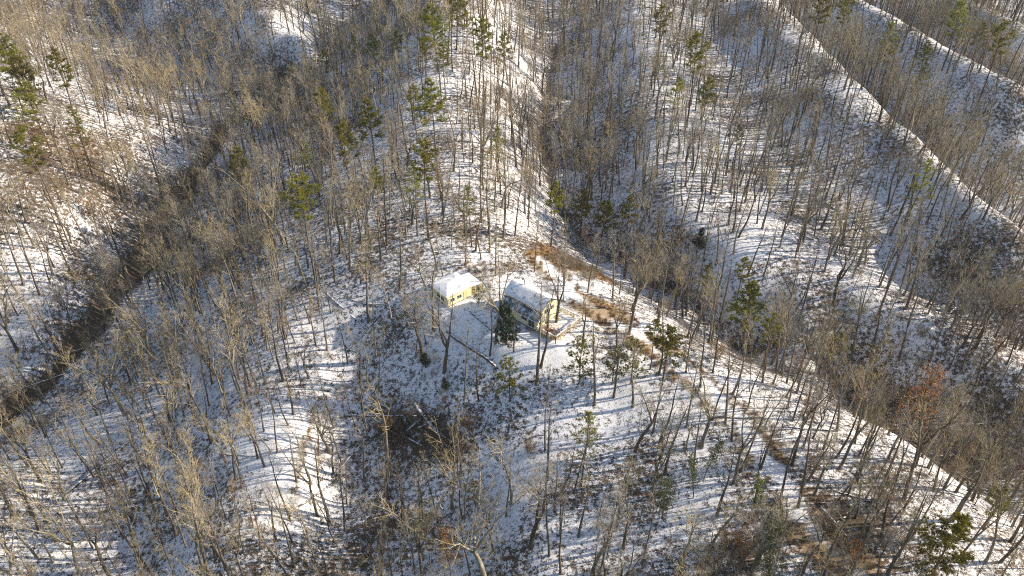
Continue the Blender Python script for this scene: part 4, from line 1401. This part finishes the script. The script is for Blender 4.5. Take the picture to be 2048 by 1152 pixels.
c_, s_ = math.cos(HANG), math.sin(HANG)
_u = (gp[:, 0] - HA.x) * c_ + (gp[:, 1] - HA.y) * s_; _v = -(gp[:, 0] - HA.x) * s_ + (gp[:, 1] - HA.y) * c_
gp = gp[~((_u > -.5) & (_u < 15.8) & (_v > -.8) & (_v < 8)) & (np.hypot(gp[:, 0] - CMID[0], gp[:, 1] - CMID[1]) > 5.5)]
gzz = heights(gp[:, 0], gp[:, 1])
rows = np.stack([gp[:, 0], gp[:, 1], gzz, rg.uniform(.5, 1.2, len(gp)), rg.uniform(0, 6.28, len(gp)), np.zeros(len(gp))], -1)
instancer("dry_grass", rows, [0], {0: (gt,)}, "straw coloured dry grass along the ridge track", "grass")
print("grass", len(gp), "brush", len(us))

# ------------------------------------------------------------------ fallen logs, walls, small things
def fallen(name, a, b, r, label, cat="log", limbs=0, group="fallen logs", rootball=False, lift=0.0):
    """log lying from pixel a to pixel b on the ground"""
    heap = limbs >= 15
    if heap:
        r *= 1.25; lift += 0.5
    x0, y0, z0 = ground_at(*a); x1, y1, z1 = ground_at(*b)
    n = 9
    root = empty(name, (x0, y0, z0))
    pts = []
    for i in range(n + 1):
        t = i / n
        x, y = x0 + (x1 - x0) * t, y0 + (y1 - y0) * t
        pts.append(Vector((x, y, height(x, y))))
    # a log is stiff: lay it on a straight line that touches the ground
    p0, p1 = pts[0].copy(), pts[-1].copy()
    dz = max((pts[i].z - (p0.z + (p1.z - p0.z) * i / n)) for i in range(n + 1))
    q = []
    for i in range(n + 1):
        t = i / n
        p = p0.lerp(p1, t)
        p.z += max(0, dz) * 0.6 + r * 0.55 + lift
        p += Vector((random.gauss(0, .06), random.gauss(0, .06), random.gauss(0, .03)))
        q.append(p - Vector((x0, y0, z0)))
    mb = MB()
    mb.tube(q, [r * (1 - 0.5 * i / n) for i in range(n + 1)], 8, True)
    mb.build("trunk", M['log'], root, True)
    if limbs:
        L = (q[-1] - q[0]).length
        mb = MB()
        for i in range(limbs):
            p, d = at(q, random.uniform(.45, .98))
            nd = rnd_dir(d, random.uniform(.4, 1.0)); nd.z = abs(nd.z) * .6 + 0.05
            bl = path(p, nd.normalized(), L * random.uniform(.12, .35), 5, .14, -.02)
            mb.tube(bl, [r * (.34 if heap else .28) * (1 - .8 * j / 5) + .012 for j in range(6)], 4)
            twigs(mb, bl, .06 if heap else .025, 7, L * (.15 if heap else .09), 1)
        mb.build("branches", M['bark_brown'], root)
    if rootball:
        mb = MB()
        for i in range(26):
            nd = rnd_dir((q[0] - q[1]).normalized(), random.uniform(.5, 1.5))
            bl = path(q[0], nd, random.uniform(.5, 1.5), 4, .25, 0)
            mb.tube(bl, [.12, .08, .05, .03, .015], 4)
        mb.build("roots", M['bark_brown'], root)
    tag(root, label, cat, group)
    return root
random.seed(41)
LOGS = [
 ((650,590),(735,665),.26,"long fallen trunk forming one arm of the crossed trunks",0),
 ((695,705),(762,630),.20,"shorter fallen trunk forming the other arm of the crossed trunks",0),
 ((722,608),(775,611),.17,"straight fallen trunk lying level above the crossed trunks",2),
 ((688,833),(832,834),.24,"long level snowy log bridging the gully",3),
 ((822,805),(905,915),.34,"branchy fallen tree sliding down into the gully logs",22),
 ((850,842),(915,910),.20,"broken fallen tree beside the branchy one in the gully",18),
 ((742,838),(800,880),.20,"dark branchy limb under the level log in the gully",20),
 ((800,880),(850,838),.18,"broken dark top leaning across the gully logs",20),
 ((845,900),(790,868),.16,"jagged fallen limb at the bottom of the gully logs",18),
 ((870,868),(925,905),.18,"twisted fallen limb at the sunny end of the gully logs",18),
 ((835,862),(885,842),.16,"crooked fallen limb on top of the gully logs",18),
 ((760,812),(815,842),.15,"snapped sapling top hanging into the gully logs",16),
 ((665,955),(738,875),.22,"slanting fallen trunk in the shaded gully",2),
 ((600,1015),(690,955),.20,"twiggy fallen top at the edge of the sunlit spur",12),
 ((128,992),(258,885),.30,"thick snowy log lying on the low western slope",2),
 ((40,1035),(120,985),.22,"twiggy fallen tree on the low western slope",8),
 ((1645,405),(1765,490),.22,"long fallen trunk on the slope of the eastern knoll",3),
 ((1665,470),(1690,545),.18,"pale fallen trunk pointing down the eastern knoll",6),
 ((1600,715),(1665,690),.14,"short pale log on the ravine side past the track",0),
 ((1850,680),(1905,630),.22,"snowy log slanting up the far ravine side",3),
 ((1790,640),(1960,665),.26,"big fallen tree lying along the far ravine side",10),
 ((1740,1005),(1668,985),.24,"uprooted tree with snowy trunk and torn root plate",6),
 ((1640,1015),(1700,1080),.18,"tangled fallen top downhill of the uprooted tree",14),
 ((1690,1035),(1650,1062),.12,"short broken branch beside the tangled fallen top",3),
 ((1318,615),(1345,640),.16,"short log beside the track past the deck",0),
 ((1135,690),(1172,672),.14,"short fallen branch on the snow in front of the deck",2),
 ((1140,698),(1178,680),.10,"thin fallen branch on the snow in front of the deck",1),
 ((10,790),(140,745),.20,"fallen trunk across the dark creek bed",3),
 ((110,715),(200,690),.15,"thin trunk fallen over the creek bed upstream",2),
 ((1590,620),(1660,655),.16,"fallen trunk on the shaded knoll slope",3),
 ((440,912),(520,915),.13,"thin level log on the sunlit spur",0),
]
for (a, b, r, lab, n) in LOGS:
    fallen("fallen_log", a, b, r, lab, "log", n, "fallen logs", "uprooted" in lab)

FALLEN_SPOTS = [(690,700),(640,930),(1010,900),(880,1010),(970,870),(1090,870),(1150,930),(1250,960),(1330,820),(1440,960),(1380,1090),(1530,900),(1640,880),(1560,760),(1480,730),(1700,850),(1850,960),(1930,1010),(1800,1130),(1620,1130),(1280,1050),(1130,1090),(1000,1130),(600,640),(500,640),(440,830),(380,960),(330,1040),(250,980),(500,880),(150,900),(60,930),(200,1130),(350,560),(560,500),(700,600),(900,470),(1010,450),(1300,470),(1500,470),(1580,560),(1740,640),(1880,760),(1960,640),(1430,590)]
random.seed(91)
_seen = {}
for i_, (px_, py_) in enumerate(FALLEN_SPOTS):
    a_ = random.uniform(0, PI); l_ = random.uniform(18, 42)
    p2_ = (px_ + l_ * math.cos(a_), py_ + l_ * .6 * math.sin(a_))
    gx2, gy2, _z2 = ground_at(px_, py_)
    kind_ = ["short snowy log lying", "thin fallen trunk lying", "broken branchy top lying"][i_ % 3]
    lm_ = landmark(gx2, gy2)
    fallen("fallen_log", (px_, py_), p2_, (.15, .10, .12)[i_ % 3], kind_ + " " + lm_, "log", (0, 1, 8)[i_ % 3], "small fallen timber " + lm_)

def make_wall():
    a = Vector(ground_at(893, 663)); b = Vector(ground_at(992, 738))
    root = empty("retaining_wall", tuple(a))
    tag(root, "low retaining wall of snow-topped timbers stepping down below the yellow house", "wall")
    d = (b - a); L = math.hypot(d.x, d.y); ang = math.atan2(d.y, d.x)
    n = 9
    for course in range(2):
        for i in range(n):
            t0 = (i + (0.5 if course else 0)) / n; t1 = min(t0 + 1.0 / n, 1)
            if t1 - t0 < .02: continue
            tm = (t0 + t1) / 2
            x, y = a.x + d.x * tm, a.y + d.y * tm
            mb = MB(); w = (t1 - t0) * L / 2 - .02
            mb.box(-w, w, -.16, .16, -.15 if not course else 0.0, .20)
            o = mb.build("timber", M['timber'], root)
            sl = math.atan2(height(a.x + d.x * t1, a.y + d.y * t1) - height(a.x + d.x * t0, a.y + d.y * t0), (t1 - t0) * L)
            o.location = (x - a.x, y - a.y, height(x, y) - a.z + .06 + course * .215)
            o.rotation_euler = (0, -sl, ang)
make_wall()

def make_kerb():
    a = Vector(ground_at(938, 622)); b = Vector(ground_at(990, 668))
    root = empty("edging", tuple(a))
    tag(root, "line of low dark edging timbers crossing the smooth snow between cabin and house", "edging")
    d = b - a; n = 6
    for i in range(n):
        t = (i + .5) / n
        x, y = a.x + d.x * t, a.y + d.y * t
        mb = MB(); w = math.hypot(d.x, d.y) / n / 2 - .04
        mb.box(-w, w, -.09, .09, -.15, .16)
        o = mb.build("timber", M['timber'], root)
        o.location = (x - a.x, y - a.y, height(x, y) - a.z + .03)
        o.rotation_euler = (0, 0, math.atan2(d.y, d.x))
make_kerb()

def make_pole():
    x, y, z = ground_at(883, 628)
    root = empty("flag_pole", (x, y, z))
    tag(root, "thin upright metal pole in front of the shaded cabin wall", "pole")
    mb = MB(); mb.tube([Vector((0, 0, -.3)), Vector((0, 0, 4)), Vector((0, 0, 8.6))], [.07, .06, .04], 8, True); mb.build("shaft", M['pole'], root, True)
    mb = MB(); mb.tube([Vector((0, 0, 8.58)), Vector((0, 0, 8.66)), Vector((0, 0, 8.76)), Vector((0, 0, 8.82))], [.03, .09, .08, .01], 8, True); mb.build("finial", M['pole'], root, True)
    mb = MB(); mb.box(-.2, .2, -.2, .2, -.3, .1); mb.build("base", M['stone'], root)
make_pole()

def make_shed():
    x, y, z = ground_at(1582, 1042)
    root = empty("shed", (x, y, z), math.radians(-12))
    tag(root, "little low shed with snow-covered flat roof beside the lower track", "shed")
    mb = MB(); mb.box(-1.35, 1.35, -1.0, 1.0, -.6, 1.15); w = mb.build("wall", M['deck'], root)
    bm = MB(); bm.box(-.12, .12, -.03, 0, -.3, 1.1); bd = bm.mesh("board", M['deck'])
    for i in range(10):
        o = link("board", bd, w); o.location = (-1.22 + i * .27, -1.003, 0)
    mb = MB(); mb.slab([(-1.6, -1.3, 1.2), (1.6, -1.3, 1.2), (1.6, 1.3, 1.45), (-1.6, 1.3, 1.45)], .09); r = mb.build("roof", M['dark'], root)
    v, f = [], []
    for j in range(9):
        for i in range(11):
            s, t = i / 10, j / 8
            ed = min(s, 1 - s, t, 1 - t)
            v.append((-1.58 + 3.16 * s, -1.28 + 2.56 * t, 1.215 + .25 * t + .14 * min(1, ed * 6)))
    for j in range(8):
        for i in range(10):
            k = j * 11 + i; f.append((k, k + 1, k + 12, k + 11))
    me = bpy.data.meshes.new("roof_snow"); me.from_pydata(v, [], f); me.materials.append(M['snow']); me.shade_smooth()
    link("roof_snow", me, r)
    mb = MB(); mb.box(-.4, .4, -1.045, -1.034, -.2, 1.0); d = mb.build("door", M['dark'], root)
    mb = MB(); mb.box(.25, .32, -1.09, -1.047, .45, .52); mb.build("handle", M['pole'], d)
make_shed()

# ------------------------------------------------------------------ thin winter haze
def make_haze():
    mb = MB()
    mb.box(-620, 640, -60, 900, float(GZ.min()) - 1.0, CAM_H + 14.0)
    me = bpy.data.meshes.new("haze"); me.from_pydata(mb.v, [], mb.f)
    m = bpy.data.materials.new("haze_air"); m.use_nodes = True
    nt = m.node_tree
    nt.nodes.remove(nt.nodes["Principled BSDF"])
    v = nt.nodes.new("ShaderNodeVolumePrincipled")
    v.inputs["Color"].default_value = (0.86, 0.91, 0.97, 1)
    v.inputs["Density"].default_value = 0.00007
    v.inputs["Anisotropy"].default_value = 0.0
    nt.links.new(v.outputs[0], nt.nodes["Material Output"].inputs["Volume"])
    me.materials.append(m)
    tag(link("haze", me), "thin pale winter haze over the valleys", "haze", None, "stuff")
make_haze()
